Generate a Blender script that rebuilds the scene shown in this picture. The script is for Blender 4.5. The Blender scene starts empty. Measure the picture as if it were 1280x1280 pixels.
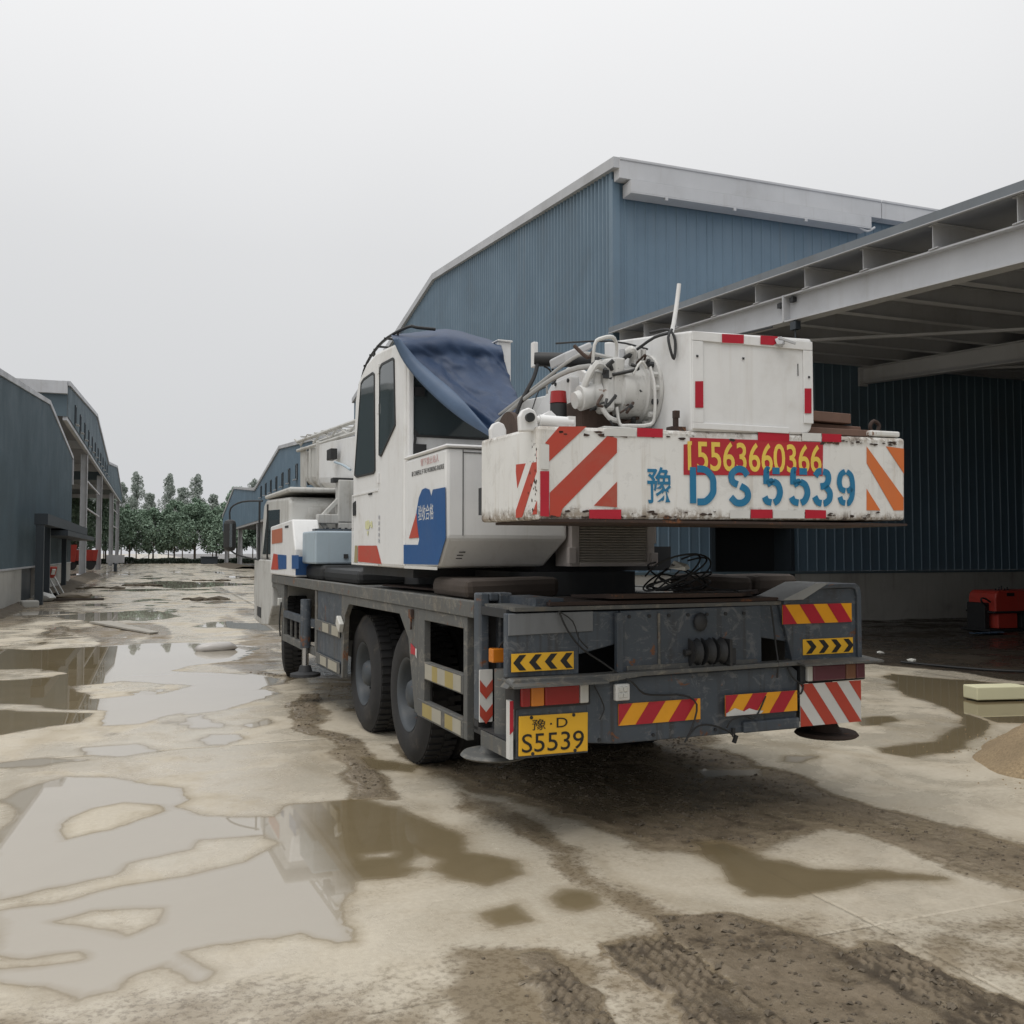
import bpy, bmesh, math, random
import numpy as np
from mathutils import Vector, Matrix, Euler
random.seed(7); rng = np.random.default_rng(7)
R = math.radians
SC = bpy.context.scene
COL = SC.collection
# ------------------------------------------------------------------ camera, world, sun, exposure
CAM_H = 1.7
cam_d = bpy.data.cameras.new('camera'); cam = bpy.data.objects.new('camera', cam_d); COL.objects.link(cam)
cam.location = (0, 0, CAM_H)
cam.rotation_euler = (R(90) + math.atan(51 / 1184), 0, R(-20.7))
cam_d.sensor_fit = 'HORIZONTAL'; cam_d.sensor_width = 36.0; cam_d.lens = 36.0 * 1184 / 1280
cam_d.clip_start = 0.1; cam_d.clip_end = 3000
SC.camera = cam
SUN_EL, SUN_AZ = R(66), R(-130)      # soft overcast light from high up on the left
world = bpy.data.worlds.new('World'); SC.world = world; world.use_nodes = True
wt = world.node_tree; wt.nodes.clear()
def wn(t, **k):
    n = wt.nodes.new(t)
    for a, b in k.items(): setattr(n, a, b)
    return n
sky = wn('ShaderNodeTexSky', sky_type='NISHITA'); sky.sun_disc = False
sky.sun_elevation = SUN_EL; sky.sun_rotation = SUN_AZ; sky.dust_density = 6; sky.air_density = 1.5
bg1 = wn('ShaderNodeBackground'); bg1.inputs['Strength'].default_value = 0.05
wt.links.new(sky.outputs[0], bg1.inputs['Color'])
tc = wn('ShaderNodeTexCoord'); sep = wn('ShaderNodeSeparateXYZ'); wt.links.new(tc.outputs['Generated'], sep.inputs[0])
ramp = wn('ShaderNodeValToRGB'); wt.links.new(sep.outputs['Z'], ramp.inputs['Fac'])
cr = ramp.color_ramp
cr.elements[0].position = 0.0; cr.elements[0].color = (.66, .67, .69, 1)
cr.elements[1].position = 1.0; cr.elements[1].color = (1.35, 1.35, 1.35, 1)
for p_, c_ in ((.10, (.69, .70, .715)), (.30, (.775, .78, .79)), (.55, (.98, .98, .985))):
    e_ = cr.elements.new(p_); e_.color = (*c_, 1)
cn = wn('ShaderNodeTexNoise'); cn.inputs['Scale'].default_value = 1.6; cn.inputs['Detail'].default_value = 3
wt.links.new(tc.outputs['Generated'], cn.inputs['Vector'])
cm = wn('ShaderNodeMapRange'); cm.inputs['To Min'].default_value = .93; cm.inputs['To Max'].default_value = 1.06
wt.links.new(cn.outputs['Fac'], cm.inputs['Value'])
bg2 = wn('ShaderNodeBackground'); wt.links.new(ramp.outputs[0], bg2.inputs['Color']); wt.links.new(cm.outputs[0], bg2.inputs['Strength'])
mixs = wn('ShaderNodeMixShader'); mixs.inputs[0].default_value = .93
wt.links.new(bg1.outputs[0], mixs.inputs[1]); wt.links.new(bg2.outputs[0], mixs.inputs[2])
wo = wn('ShaderNodeOutputWorld'); wt.links.new(mixs.outputs[0], wo.inputs['Surface'])
sd = bpy.data.lights.new('sun', 'SUN'); sd.energy = 1.2; sd.angle = R(35); sd.color = (1, .97, .92)
sun = bpy.data.objects.new('sun', sd); COL.objects.link(sun); sun.location = (0, 0, 40)
sun.rotation_euler = Vector((-math.sin(SUN_AZ) * -math.cos(SUN_EL), math.cos(SUN_AZ) * math.cos(SUN_EL), math.sin(SUN_EL))).to_track_quat('Z', 'Y').to_euler()
SC.view_settings.view_transform = 'Standard'; SC.view_settings.look = 'None'
SC.view_settings.exposure = 0.0; SC.view_settings.gamma = 1.0; SC.view_settings.use_curve_mapping = False

# ------------------------------------------------------------------ helpers
def setp(o, label=None, cat=None, group=None, kind=None):
    for k, v in (('label', label), ('category', cat), ('group', group), ('kind', kind)):
        if v: o[k] = v
    return o
def empty(name, loc, rz=0, label=None, cat=None, group=None, parent=None):
    o = bpy.data.objects.new(name, None); COL.objects.link(o); o.location = loc; o.rotation_euler = (0, 0, rz)
    o.empty_display_size = .3
    if parent: o.parent = parent
    return setp(o, label, cat, group)
def link(name, mesh, parent=None, loc=None, rot=None):
    o = bpy.data.objects.new(name, mesh); COL.objects.link(o)
    if parent: o.parent = parent
    if loc is not None: o.location = loc
    if rot is not None: o.rotation_euler = rot
    return o
class MB:
    """collects shapes in one bmesh"""
    def __init__(s): s.b = bmesh.new()
    def poly(s, pts):
        try: return s.b.faces.new([s.b.verts.new(p) for p in pts])
        except ValueError: return None
    def box(s, x0, x1, y0, y1, z0, z1):
        v = [s.b.verts.new(p) for p in ((x0,y0,z0),(x1,y0,z0),(x1,y1,z0),(x0,y1,z0),(x0,y0,z1),(x1,y0,z1),(x1,y1,z1),(x0,y1,z1))]
        for f in ((0,3,2,1),(4,5,6,7),(0,1,5,4),(1,2,6,5),(2,3,7,6),(3,0,4,7)): s.b.faces.new([v[i] for i in f])
        return s
    def obox(s, c, size, rot=(0,0,0)):
        m = Matrix.Translation(c) @ Euler(rot).to_matrix().to_4x4()
        h = [a/2 for a in size]
        v = [s.b.verts.new(m @ Vector((sx*h[0], sy*h[1], sz*h[2]))) for sz in (-1,1) for sx, sy in ((-1,-1),(1,-1),(1,1),(-1,1))]
        for f in ((0,3,2,1),(4,5,6,7),(0,1,5,4),(1,2,6,5),(2,3,7,6),(3,0,4,7)): s.b.faces.new([v[i] for i in f])
        return s
    def loft(s, A, B, cap=True):
        a = [s.b.verts.new(p) for p in A]; b = [s.b.verts.new(p) for p in B]; n = len(a)
        for i in range(n):
            j = (i+1) % n; s.b.faces.new((a[i], a[j], b[j], b[i]))
        if cap: s.b.faces.new(a[::-1]); s.b.faces.new(b)
        return s
    def pxz(s, pts, y0, y1): return s.loft([(x, y0, z) for x, z in pts], [(x, y1, z) for x, z in pts])
    def pyz(s, pts, x0, x1): return s.loft([(x0, y, z) for y, z in pts], [(x1, y, z) for y, z in pts])
    def pxy(s, pts, z0, z1): return s.loft([(x, y, z0) for x, y in pts], [(x, y, z1) for x, y in pts])
    def bar(s, p0, p1, w, h=None, up=(0,0,1)):
        p0, p1 = Vector(p0), Vector(p1); d = (p1-p0).normalized(); h = h or w
        u = Vector(up)
        if abs(d.dot(u)) > .98: u = Vector((1,0,0))
        x = d.cross(u).normalized(); z = x.cross(d)
        q = [x*a*w/2 + z*b*h/2 for a, b in ((-1,-1),(1,-1),(1,1),(-1,1))]
        return s.loft([p0+a for a in q], [p1+a for a in q])
    def cyl(s, p0, p1, r0, r1=None, n=20, cap=True):
        p0, p1 = Vector(p0), Vector(p1); r1 = r0 if r1 is None else r1
        d = (p1-p0).normalized(); u = Vector((0,0,1)) if abs(d.z) < .9 else Vector((1,0,0))
        x = d.cross(u).normalized(); z = x.cross(d)
        c = [(math.cos(2*math.pi*i/n), math.sin(2*math.pi*i/n)) for i in range(n)]
        return s.loft([p0 + (x*a+z*b)*r0 for a, b in c], [p1 + (x*a+z*b)*r1 for a, b in c], cap)
    def tube(s, pts, r, n=8, smooth=3):
        P = [Vector(p) for p in pts]
        if smooth and len(P) > 2:
            Q = []
            for i in range(len(P)-1):
                a, b, c, d = P[max(i-1,0)], P[i], P[i+1], P[min(i+2,len(P)-1)]
                for k in range(smooth):
                    t = k/smooth
                    Q.append(.5*((2*b)+(c-a)*t+(2*a-5*b+4*c-d)*t*t+(3*b-a-3*c+d)*t**3))
            Q.append(P[-1]); P = Q
        rings = []; x = None
        for i, p in enumerate(P):
            d = (P[min(i+1,len(P)-1)] - P[max(i-1,0)]).normalized()
            if x is None:
                u = Vector((0,0,1)) if abs(d.z) < .9 else Vector((1,0,0)); x = d.cross(u).normalized()
            x = (x - d*x.dot(d)).normalized(); z = x.cross(d)
            rings.append([s.b.verts.new(p + (x*math.cos(2*math.pi*k/n) + z*math.sin(2*math.pi*k/n))*r) for k in range(n)])
        for a, b in zip(rings, rings[1:]):
            for k in range(n): s.b.faces.new((a[k], a[(k+1)%n], b[(k+1)%n], b[k]))
        s.b.faces.new(rings[0][::-1]); s.b.faces.new(rings[-1])
        return s
    def lathe_x(s, prof, c=(0,0,0), n=40, phase=0):
        """profile of (x, r) revolved round the x axis"""
        rings = [[s.b.verts.new((c[0]+x, c[1]+r*math.cos(2*math.pi*k/n+phase), c[2]+r*math.sin(2*math.pi*k/n+phase))) for k in range(n)] for x, r in prof]
        for a, b in zip(rings, rings[1:]):
            for k in range(n): s.b.faces.new((a[k], a[(k+1)%n], b[(k+1)%n], b[k]))
        return s
    def lathe_z(s, prof, c=(0,0,0), n=32):
        rings = [[s.b.verts.new((c[0]+r*math.cos(2*math.pi*k/n), c[1]+r*math.sin(2*math.pi*k/n), c[2]+z)) for k in range(n)] for z, r in prof]
        for a, b in zip(rings, rings[1:]):
            for k in range(n): s.b.faces.new((a[k], a[(k+1)%n], b[(k+1)%n], b[k]))
        s.b.faces.new(rings[0][::-1]); s.b.faces.new(rings[-1])
        return s
    def ico(s, c, r, sub=1, sc=(1,1,1), jit=0):
        n0 = len(s.b.verts)
        g = bmesh.ops.create_icosphere(s.b, subdivisions=sub, radius=1)
        for v in g['verts']:
            k = 1 + random.uniform(-jit, jit)
            v.co = Vector((c[0]+v.co.x*r*sc[0]*k, c[1]+v.co.y*r*sc[1]*k, c[2]+v.co.z*r*sc[2]*k))
        return s
    def xform(s, m): s.b.transform(m); return s
    def mesh(s, name, mat, smooth=False):
        bmesh.ops.remove_doubles(s.b, verts=s.b.verts, dist=1e-5) if len(s.b.verts) < 3000 and smooth else None
        bmesh.ops.recalc_face_normals(s.b, faces=s.b.faces)
        me = bpy.data.meshes.new(name); s.b.to_mesh(me); s.b.free()
        for m in (mat if isinstance(mat, (list, tuple)) else [mat]): me.materials.append(m)
        if smooth:
            me.polygons.foreach_set('use_smooth', [True]*len(me.polygons))
        return me
    def build(s, name, mat, parent=None, smooth=False, bevel=0, loc=None, rot=None, angle=40):
        o = link(name, s.mesh(name, mat, smooth), parent, loc, rot)
        if bevel:
            m = o.modifiers.new('bevel', 'BEVEL'); m.width = bevel; m.segments = 2; m.limit_method = 'ANGLE'; m.angle_limit = R(35)
        if smooth:
            o.data.set_sharp_from_angle(angle=R(angle))
        return o
def flat(pts, name, mat, parent, th=0.002, n=None):
    """thin sheet (sticker, tape) of real thickness from a planar polygon"""
    P = [Vector(p) for p in pts]
    nn = Vector((0,0,0))
    for i in range(len(P)):
        a, b = P[i], P[(i+1) % len(P)]
        nn += Vector(((a.y-b.y)*(a.z+b.z), (a.z-b.z)*(a.x+b.x), (a.x-b.x)*(a.y+b.y)))
    nn = Vector(n).normalized() if n is not None else nn.normalized()
    m = MB(); m.loft([p + nn*.0015 for p in P], [p + nn*(.0015+th) for p in P])
    return m.build(name, mat, parent)
def copy_tree(o, parent=None):
    c = o.copy(); COL.objects.link(c)
    if parent: c.parent = parent
    for ch in [k for k in KIDS.get(o.name, [])]: copy_tree(ch, c)
    return c
KIDS = {}
def index_kids():
    KIDS.clear()
    for k in bpy.data.objects:
        if k.parent: KIDS.setdefault(k.parent.name, []).append(k)

# ------------------------------------------------------------------ materials
class NT:
    def __init__(s, name):
        s.m = bpy.data.materials.new(name); s.m.use_nodes = True; s.t = s.m.node_tree; s.t.nodes.clear()
        s.out = s.n('ShaderNodeOutputMaterial'); s.p = s.n('ShaderNodeBsdfPrincipled'); s.l(s.p.outputs[0], s.out.inputs[0])
    def n(s, t, **k):
        n = s.t.nodes.new(t)
        for a, b in k.items(): setattr(n, a, b)
        return n
    def l(s, a, b): s.t.links.new(a, b)
    def v(s, sock, val):
        if isinstance(val, bpy.types.NodeSocket): s.l(val, sock)
        else: sock.default_value = val
    def coord(s, kind='Object', scale=(1,1,1), loc=(0,0,0)):
        c = s.n('ShaderNodeTexCoord'); m = s.n('ShaderNodeMapping'); s.l(c.outputs[kind], m.inputs[0])
        m.inputs['Scale'].default_value = scale; m.inputs['Location'].default_value = loc; return m.outputs[0]
    def world(s, scale=(1,1,1)):
        c = s.n('ShaderNodeNewGeometry'); m = s.n('ShaderNodeMapping'); s.l(c.outputs['Position'], m.inputs[0])
        m.inputs['Scale'].default_value = scale; return m.outputs[0]
    def noise(s, vec, scale, detail=4, rough=.55, dist=0):
        n = s.n('ShaderNodeTexNoise'); s.l(vec, n.inputs['Vector']); n.inputs['Scale'].default_value = scale
        n.inputs['Detail'].default_value = detail; n.inputs['Roughness'].default_value = rough; n.inputs['Distortion'].default_value = dist
        return n.outputs['Fac']
    def ramp(s, val, a, b, lo=0, hi=1, smooth=False):
        n = s.n('ShaderNodeMapRange'); n.interpolation_type = 'SMOOTHSTEP' if smooth else 'LINEAR'
        s.v(n.inputs['Value'], val); s.v(n.inputs['From Min'], a); s.v(n.inputs['From Max'], b)
        s.v(n.inputs['To Min'], lo); s.v(n.inputs['To Max'], hi); n.clamp = True; return n.outputs[0]
    def math(s, op, a, b=0):
        n = s.n('ShaderNodeMath', operation=op); s.v(n.inputs[0], a); s.v(n.inputs[1], b); return n.outputs[0]
    def mix(s, f, a, b):
        n = s.n('ShaderNodeMix', data_type='RGBA'); s.v(n.inputs[0], f)
        for i, c in ((6, a), (7, b)):
            if isinstance(c, (tuple, list)): n.inputs[i].default_value = (*c[:3], 1)
            else: s.l(c, n.inputs[i])
        return n.outputs[2]
    def bump(s, h, strength=.3, dist=.01):
        n = s.n('ShaderNodeBump'); s.l(h, n.inputs['Height']); n.inputs['Strength'].default_value = strength; n.inputs['Distance'].default_value = dist
        s.l(n.outputs[0], s.p.inputs['Normal'])
    def done(s, col, rough=.5, metal=0):
        if isinstance(col, (tuple, list)): s.p.inputs['Base Color'].default_value = (*col[:3], 1)
        else: s.l(col, s.p.inputs['Base Color'])
        s.v(s.p.inputs['Roughness'], rough); s.v(s.p.inputs['Metallic'], metal)
        return s.m
def painted(name, col, rough=.45, dirt=.35, dirtcol=(.16,.13,.10), rust=0, streak=.3, scale=1.0, seed=0, bump=.08, chips=0, scuff=None):
    """coated metal with grime, vertical run marks and rust chips"""
    t = NT(name)
    o = t.coord('Object', loc=(seed*3.1, seed*1.7, seed*.9))
    st = t.coord('Object', scale=(9*scale, 9*scale, .55*scale), loc=(seed, 0, 0))
    n1 = t.noise(o, 1.7*scale, 6, .62, .3); n2 = t.noise(o, 23*scale, 5, .6); n3 = t.noise(st, 1.6, 4, .6)
    c = t.mix(t.ramp(n1, .35, .7, 0, 1), col, tuple(a*.86 for a in col))
    c = t.mix(t.math('MULTIPLY', t.ramp(n1, .5, .72, 0, dirt, True), t.ramp(n2, .3, .62)), c, dirtcol)
    c = t.mix(t.ramp(n3, .52, .74, 0, streak, True), c, dirtcol)
    if rust:
        n4 = t.noise(o, 5.5*scale, 8, .72, .5)
        c = t.mix(t.ramp(n4, .66-.12*rust, .68-.12*rust, 0, .9), c, t.mix(n2, (.10,.035,.015), (.22,.09,.035)))
    if chips:
        n5 = t.noise(o, 17*scale, 9, .75)
        c = t.mix(t.ramp(n5, .70-.1*chips, .71-.1*chips, 0, .85), c, (.05,.035,.025))
    if scuff:
        n6 = t.noise(o, 7*scale, 9, .78, 1.2); n7 = t.noise(t.coord('Object', scale=(1,1,6), loc=(seed,2,3)), 9, 6, .7)
        c = t.mix(t.math('MULTIPLY', t.ramp(n6, .54, .60), .55), c, scuff)
        c = t.mix(t.math('MULTIPLY', t.ramp(n7, .60, .64), .5), c, scuff)
    t.bump(n2, bump, .004)
    return t.done(c, t.ramp(n1, .3, .7, rough-.08, min(rough+.22, .95)))
def plain(name, col, rough=.6, metal=0, var=.15, scale=6, bump=.1, emis=0):
    t = NT(name); o = t.coord('Object'); n = t.noise(o, scale, 5, .6)
    c = t.mix(n, tuple(a*(1-var) for a in col), tuple(min(a*(1+var), 1) for a in col))
    if bump: t.bump(t.noise(o, scale*8, 4, .6), bump, .003)
    return t.done(c, rough, metal)
M = {}
M['white'] = painted('white_paint', (.755,.76,.76), .42, .34, (.38,.33,.26), streak=.16, scale=1.0)
M['white_worn'] = painted('worn_white_paint', (.66,.66,.64), .5, .45, (.36,.28,.19), streak=.35, rust=.12, chips=.25, seed=2)
def cw_mat():
    t = NT('weathered_counterweight_paint'); o = t.coord('Object'); sp = t.n('ShaderNodeSeparateXYZ'); t.l(t.coord('Object'), sp.inputs[0])
    n1 = t.noise(o, 2.2, 6, .6); n2 = t.noise(o, 26, 7, .72); n3 = t.noise(t.coord('Object', scale=(12,12,.8)), 1.5, 4, .6); n4 = t.noise(o, 9, 8, .75, .6)
    low = t.ramp(t.math('ADD', sp.outputs['Z'], t.math('MULTIPLY', n3, -.09)), 1.855, 1.905, 1, 0); hi = t.ramp(t.math('ADD', sp.outputs['Z'], t.math('MULTIPLY', n1, .05)), 2.35, 2.40, 0, 1)
    c = t.mix(t.ramp(n1, .35, .7), (.745,.745,.73), (.66,.655,.63))
    c = t.mix(t.ramp(n3, .54, .74, 0, .35, True), c, (.36,.29,.20))
    edge = t.math('MAXIMUM', low, t.math('MULTIPLY', hi, .8))
    c = t.mix(t.math('MULTIPLY', edge, t.ramp(n2, .42, .52, .15, .85)), c, (.24,.19,.14))
    c = t.mix(t.math('MULTIPLY', t.math('ADD', t.math('MULTIPLY', edge, .8), .08), t.ramp(n4, .55, .58)), c, (.07,.045,.03))
    t.bump(n2, .12, .004); return t.done(c, t.ramp(n1, .3, .7, .4, .65))
M['white_cw'] = cw_mat()
M['white_grimy'] = painted('grimy_white_paint', (.52,.52,.50), .5, .6, (.2,.17,.13), streak=.5, seed=3)
M['grey'] = painted('grey_chassis_paint', (.066,.081,.10), .42, .7, (.035,.03,.026), streak=.7, rust=.3, chips=.4, seed=4, scuff=(.17,.175,.18))
M['grey_dusty'] = painted('dusty_grey_chassis_paint', (.105,.108,.105), .6, .75, (.16,.135,.10), streak=.6, rust=.35, chips=.4, seed=5, scuff=(.24,.22,.185))
M['dark'] = painted('dark_grimy_metal', (.03,.032,.035), .6, .6, (.05,.042,.035), seed=6)
M['black'] = plain('black_rubber_trim', (.018,.019,.02), .55)
M['rubber'] = painted('tyre_rubber', (.022,.022,.023), .8, .85, (.085,.073,.06), streak=0, scale=1.6, seed=7, bump=.3)
M['rim'] = painted('wheel_rim_paint', (.055,.065,.075), .5, .7, (.12,.10,.08), streak=.2, rust=.25, seed=8)
M['rust'] = painted('rusty_steel', (.045,.028,.022), .85, .8, (.028,.023,.02), streak=.4, rust=.6, seed=9, bump=.4)
M['wood'] = painted('old_timber', (.055,.042,.034), .85, .7, (.025,.02,.018), streak=.3, seed=10, bump=.5)
M['red'] = plain('red_reflective_tape', (.42,.018,.035), .35, var=.2)
M['stripered'] = painted('red_stripe_paint', (.47,.06,.035), .45, .25, (.3,.2,.15), streak=.15, chips=.2, seed=11)
M['orange'] = painted('orange_stripe_paint', (.62,.17,.05), .45, .25, (.35,.22,.15), streak=.15, chips=.2, seed=12)
M['amber'] = plain('amber_reflective', (.80,.36,.02), .3)
M['yellow'] = plain('yellow_reflective', (.78,.44,.03), .35, var=.08)
M['blue'] = painted('blue_marking_paint', (.02,.09,.26), .4, .15, (.1,.12,.15), streak=.12, seed=13)
M['stencil'] = painted('blue_stencil_spray', (.015,.17,.33), .6, .2, (.25,.35,.42), streak=.15, seed=14, scale=2)
M['signred'] = plain('red_sign_vinyl', (.42,.03,.04), .4)
M['signyellow'] = plain('yellow_lettering', (.75,.55,.10), .4)
M['ink'] = plain('black_ink', (.015,.015,.015), .5)
M['tapewhite'] = plain('white_reflective_tape', (.62,.62,.60), .4)
M['lens_red'] = plain('red_lamp_lens', (.28,.012,.012), .15, bump=0)
M['lens_amber'] = plain('amber_lamp_lens', (.62,.2,.02), .15, bump=0)
M['lens_dull'] = plain('dull_purplish_lamp_lens', (.12,.035,.05), .3, bump=0)
M['lens_dull_amber'] = plain('dull_brown_lamp_lens', (.20,.09,.05), .3, bump=0)
M['lens_clear'] = plain('clear_lamp_lens', (.55,.55,.52), .15, bump=0)
M['lightblue'] = painted('pale_blue_paint', (.36,.44,.50), .45, .25, (.25,.25,.24), streak=.2, seed=15)
M['concrete'] = painted('plinth_concrete', (.42,.41,.38), .9, .5, (.22,.2,.17), streak=.4, seed=16, scale=.5, bump=.25)
M['steel_white'] = painted('pale_grey_structural_steel', (.50,.51,.53), .5, .25, (.3,.28,.26), streak=.2, seed=17, scale=.4)
M['galv'] = painted('galvanised_trim', (.46,.47,.49), .45, .25, (.3,.3,.29), streak=.3, seed=18, scale=.4)
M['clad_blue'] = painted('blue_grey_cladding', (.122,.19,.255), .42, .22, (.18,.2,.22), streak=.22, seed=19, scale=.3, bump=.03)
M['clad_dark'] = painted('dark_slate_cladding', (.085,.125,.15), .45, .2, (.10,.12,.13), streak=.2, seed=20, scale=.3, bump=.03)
M['deckedge'] = painted('weathered_deck_edge', (.17,.19,.21), .5, .3, (.12,.12,.12), seed=80, scale=.4)
M['deckunder'] = painted('roof_deck_underside', (.31,.33,.37), .55, .3, (.2,.2,.2), streak=.1, seed=21, scale=.3)
M['darkmetal'] = plain('dark_painted_steel', (.03,.04,.05), .5)
M['machine'] = painted('oily_white_machine_paint', (.60,.60,.585), .38, .8, (.09,.075,.06), streak=.35, rust=.12, chips=.5, seed=70, scale=2.2)
M['rope'] = painted('greasy_wire_rope', (.07,.045,.035), .8, .6, (.03,.025,.02), seed=22, scale=4, bump=.4)
M['hose'] = plain('pale_hose', (.33,.33,.32), .5)
M['trunk'] = plain('bark', (.12,.10,.08), .9, scale=3)
M['generator_red'] = painted('red_machine_paint', (.45,.045,.03), .45, .3, (.15,.1,.08), seed=23)
M['foam'] = plain('pale_yellow_foam', (.68,.66,.45), .9, var=.06)
M['rag'] = plain('white_rag', (.6,.6,.56), .9)
M['sky_glass'] = None
def glass_mat():
    t = NT('tinted_window_glass'); t.p.inputs['Transmission Weight'].default_value = .55
    t.p.inputs['IOR'].default_value = 1.45
    return t.done((.10,.13,.14), .04)
M['glass'] = glass_mat()
def tarp_mat():
    t = NT('blue_tarpaulin'); o = t.coord('Object')
    n = t.noise(o, 5, 5, .6); w = t.noise(o, 60, 3, .6)
    c = t.mix(t.ramp(n, .3, .7), (.009,.028,.075), (.018,.045,.105))
    t.bump(t.math('ADD', t.noise(t.coord('Object', scale=(1,1,.35)), 14, 5, .6), t.math('MULTIPLY', w, .3)), .35, .012)
    t.p.inputs['Sheen Weight'].default_value = .0
    return t.done(c, .55)
M['tarp'] = tarp_mat()
def leaf_mat(name, a, b):
    t = NT(name); g = t.n('ShaderNodeObjectInfo'); geo = t.world()
    n = t.noise(geo, .9, 3, .6)
    t.p.inputs['Subsurface Weight'].default_value = 0
    return t.done(t.mix(n, a, b), .6)
M['leaf'] = leaf_mat('hazed_poplar_leaf', (.15,.225,.16), (.25,.34,.25))  # both leaf tones lightened in place of distance haze
M['leaf_pale'] = leaf_mat('hazed_pale_poplar_leaf', (.30,.35,.31), (.38,.42,.38))
M['hedge'] = leaf_mat('dark_hedge_leaf', (.015,.03,.02), (.04,.055,.035))
# ground: concrete with puddles (field 'wet' in metres, positive under water), mud and dust
def ground_mat():
    t = NT('wet_concrete_yard')
    P = t.world()
    def attr(nm):
        a = t.n('ShaderNodeAttribute'); a.attribute_name = nm; return a.outputs['Fac']
    wet, mud, soil, silt = attr('wet'), attr('mud'), attr('soil'), attr('silt'); rel = attr('relief')
    nb = t.noise(P, .45, 5, .6); nm = t.noise(P, 2.6, 7, .62, .3); nf = t.noise(P, 34, 6, .7); ns = t.noise(P, 170, 3, .6)
    # dry concrete
    c = t.mix(t.ramp(nb, .3, .7), (.55,.50,.405), (.47,.42,.335))
    c = t.mix(t.ramp(nm, .42, .7, 0, .55, True), c, (.38,.325,.24))
    pale = t.ramp(t.noise(P, 1.3, 6, .6), .52, .72, 0, .5, True)
    c = t.mix(pale, c, (.62,.57,.47))
    c = t.mix(t.ramp(nf, .35, .75, 0, .32), c, (.24,.20,.145))
    stn = t.noise(t.world((1, .45, 1)), .9, 6, .65, .6)
    c = t.mix(t.ramp(stn, .50, .68, 0, .42, True), c, (.28,.225,.145))
    # fine speckle of grit
    c = t.mix(t.ramp(ns, .66, .72, 0, .5), c, (.12,.10,.075))
    # thin mud film where the mud field is partial
    mf = t.math('ADD', mud, t.math('MULTIPLY', t.math('SUBTRACT', nm, .5), 1.1))
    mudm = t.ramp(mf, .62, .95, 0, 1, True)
    filmm = t.ramp(mf, .16, .55, 0, 1, True)
    filmc = t.mix(t.noise(t.world((1, .5, 1)), 2.0, 6, .65, .8), (.13,.10,.058), (.27,.215,.145))
    gritm = t.math('MULTIPLY', t.ramp(mf, .05, .45), t.ramp(nf, .50, .58))
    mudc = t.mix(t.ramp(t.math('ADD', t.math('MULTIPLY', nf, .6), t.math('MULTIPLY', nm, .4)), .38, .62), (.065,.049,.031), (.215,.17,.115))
    c = t.mix(t.math('MULTIPLY', gritm, .45), c, (.115,.09,.065))
    c = t.mix(t.math('MULTIPLY', filmm, .85), c, filmc)
    c = t.mix(t.math('MULTIPLY', gritm, .28), c, (.085,.066,.046))
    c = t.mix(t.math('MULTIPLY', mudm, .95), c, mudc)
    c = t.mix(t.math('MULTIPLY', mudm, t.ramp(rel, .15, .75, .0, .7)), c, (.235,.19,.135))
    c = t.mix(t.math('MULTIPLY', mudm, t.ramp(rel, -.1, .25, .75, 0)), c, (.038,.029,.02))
    soilm = t.ramp(t.math('ADD', soil, t.math('MULTIPLY', t.math('SUBTRACT', nm, .5), .6)), .42, .58, 0, 1, True)
    c = t.mix(soilm, c, t.mix(nf, (.035,.027,.02), (.085,.068,.05)))
    # water
    w = t.math('ADD', wet, t.math('MULTIPLY', t.math('SUBTRACT', nm, .5), .10))
    w = t.math('ADD', w, t.math('MULTIPLY', t.math('SUBTRACT', nf, .5), .012))
    wm = t.ramp(w, .0, .012, 0, 1, True)
    damp = t.ramp(w, -.10, .0, 0, 1, True); rim = t.ramp(w, -.022, .0, 0, 1, True)
    c = t.mix(t.math('MULTIPLY', rim, .45), c, (.13,.10,.055))
    c = t.mix(t.math('MULTIPLY', damp, .38), c, t.mix(nm, (.17,.13,.07), (.26,.20,.115)))
    deep = t.ramp(w, .0, .06, .35, .85, True)
    c = t.mix(t.math('MULTIPLY', wm, deep), c, t.mix(silt, t.mix(nb, (.34,.31,.26), (.43,.395,.34)), t.mix(nm, (.13,.10,.052), (.20,.158,.092))))
    dryr = t.ramp(nm, .3, .7, .55, .9)
    sheen = t.math('ADD', t.ramp(t.noise(P, .8, 6, .65, .4), .38, .54, 0, .52, True), t.math('MULTIPLY', filmm, .22))
    r = t.math('SUBTRACT', dryr, t.math('ADD', sheen, t.math('MULTIPLY', damp, .15)))
    r = t.math('ADD', t.math('MAXIMUM', r, .12), t.math('MULTIPLY', mudm, .25))
    r = t.ramp(wm, 0, 1, r, .012)
    t.p.inputs['IOR'].default_value = 1.38
    h = t.math('ADD', t.math('MULTIPLY', nf, .5), t.math('MULTIPLY', ns, .35))
    h = t.math('ADD', h, t.math('MULTIPLY', t.math('MULTIPLY', mudm, t.math('ADD', t.noise(P, 42, 7, .75), t.noise(P, 13, 5, .7))), 5.0))
    b = t.n('ShaderNodeBump'); t.l(h, b.inputs['Height']); b.inputs['Distance'].default_value = .006
    t.l(t.ramp(wm, 0, 1, .55, 0), b.inputs['Strength']); t.l(b.outputs[0], t.p.inputs['Normal'])
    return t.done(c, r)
M['yard'] = ground_mat()

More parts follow.
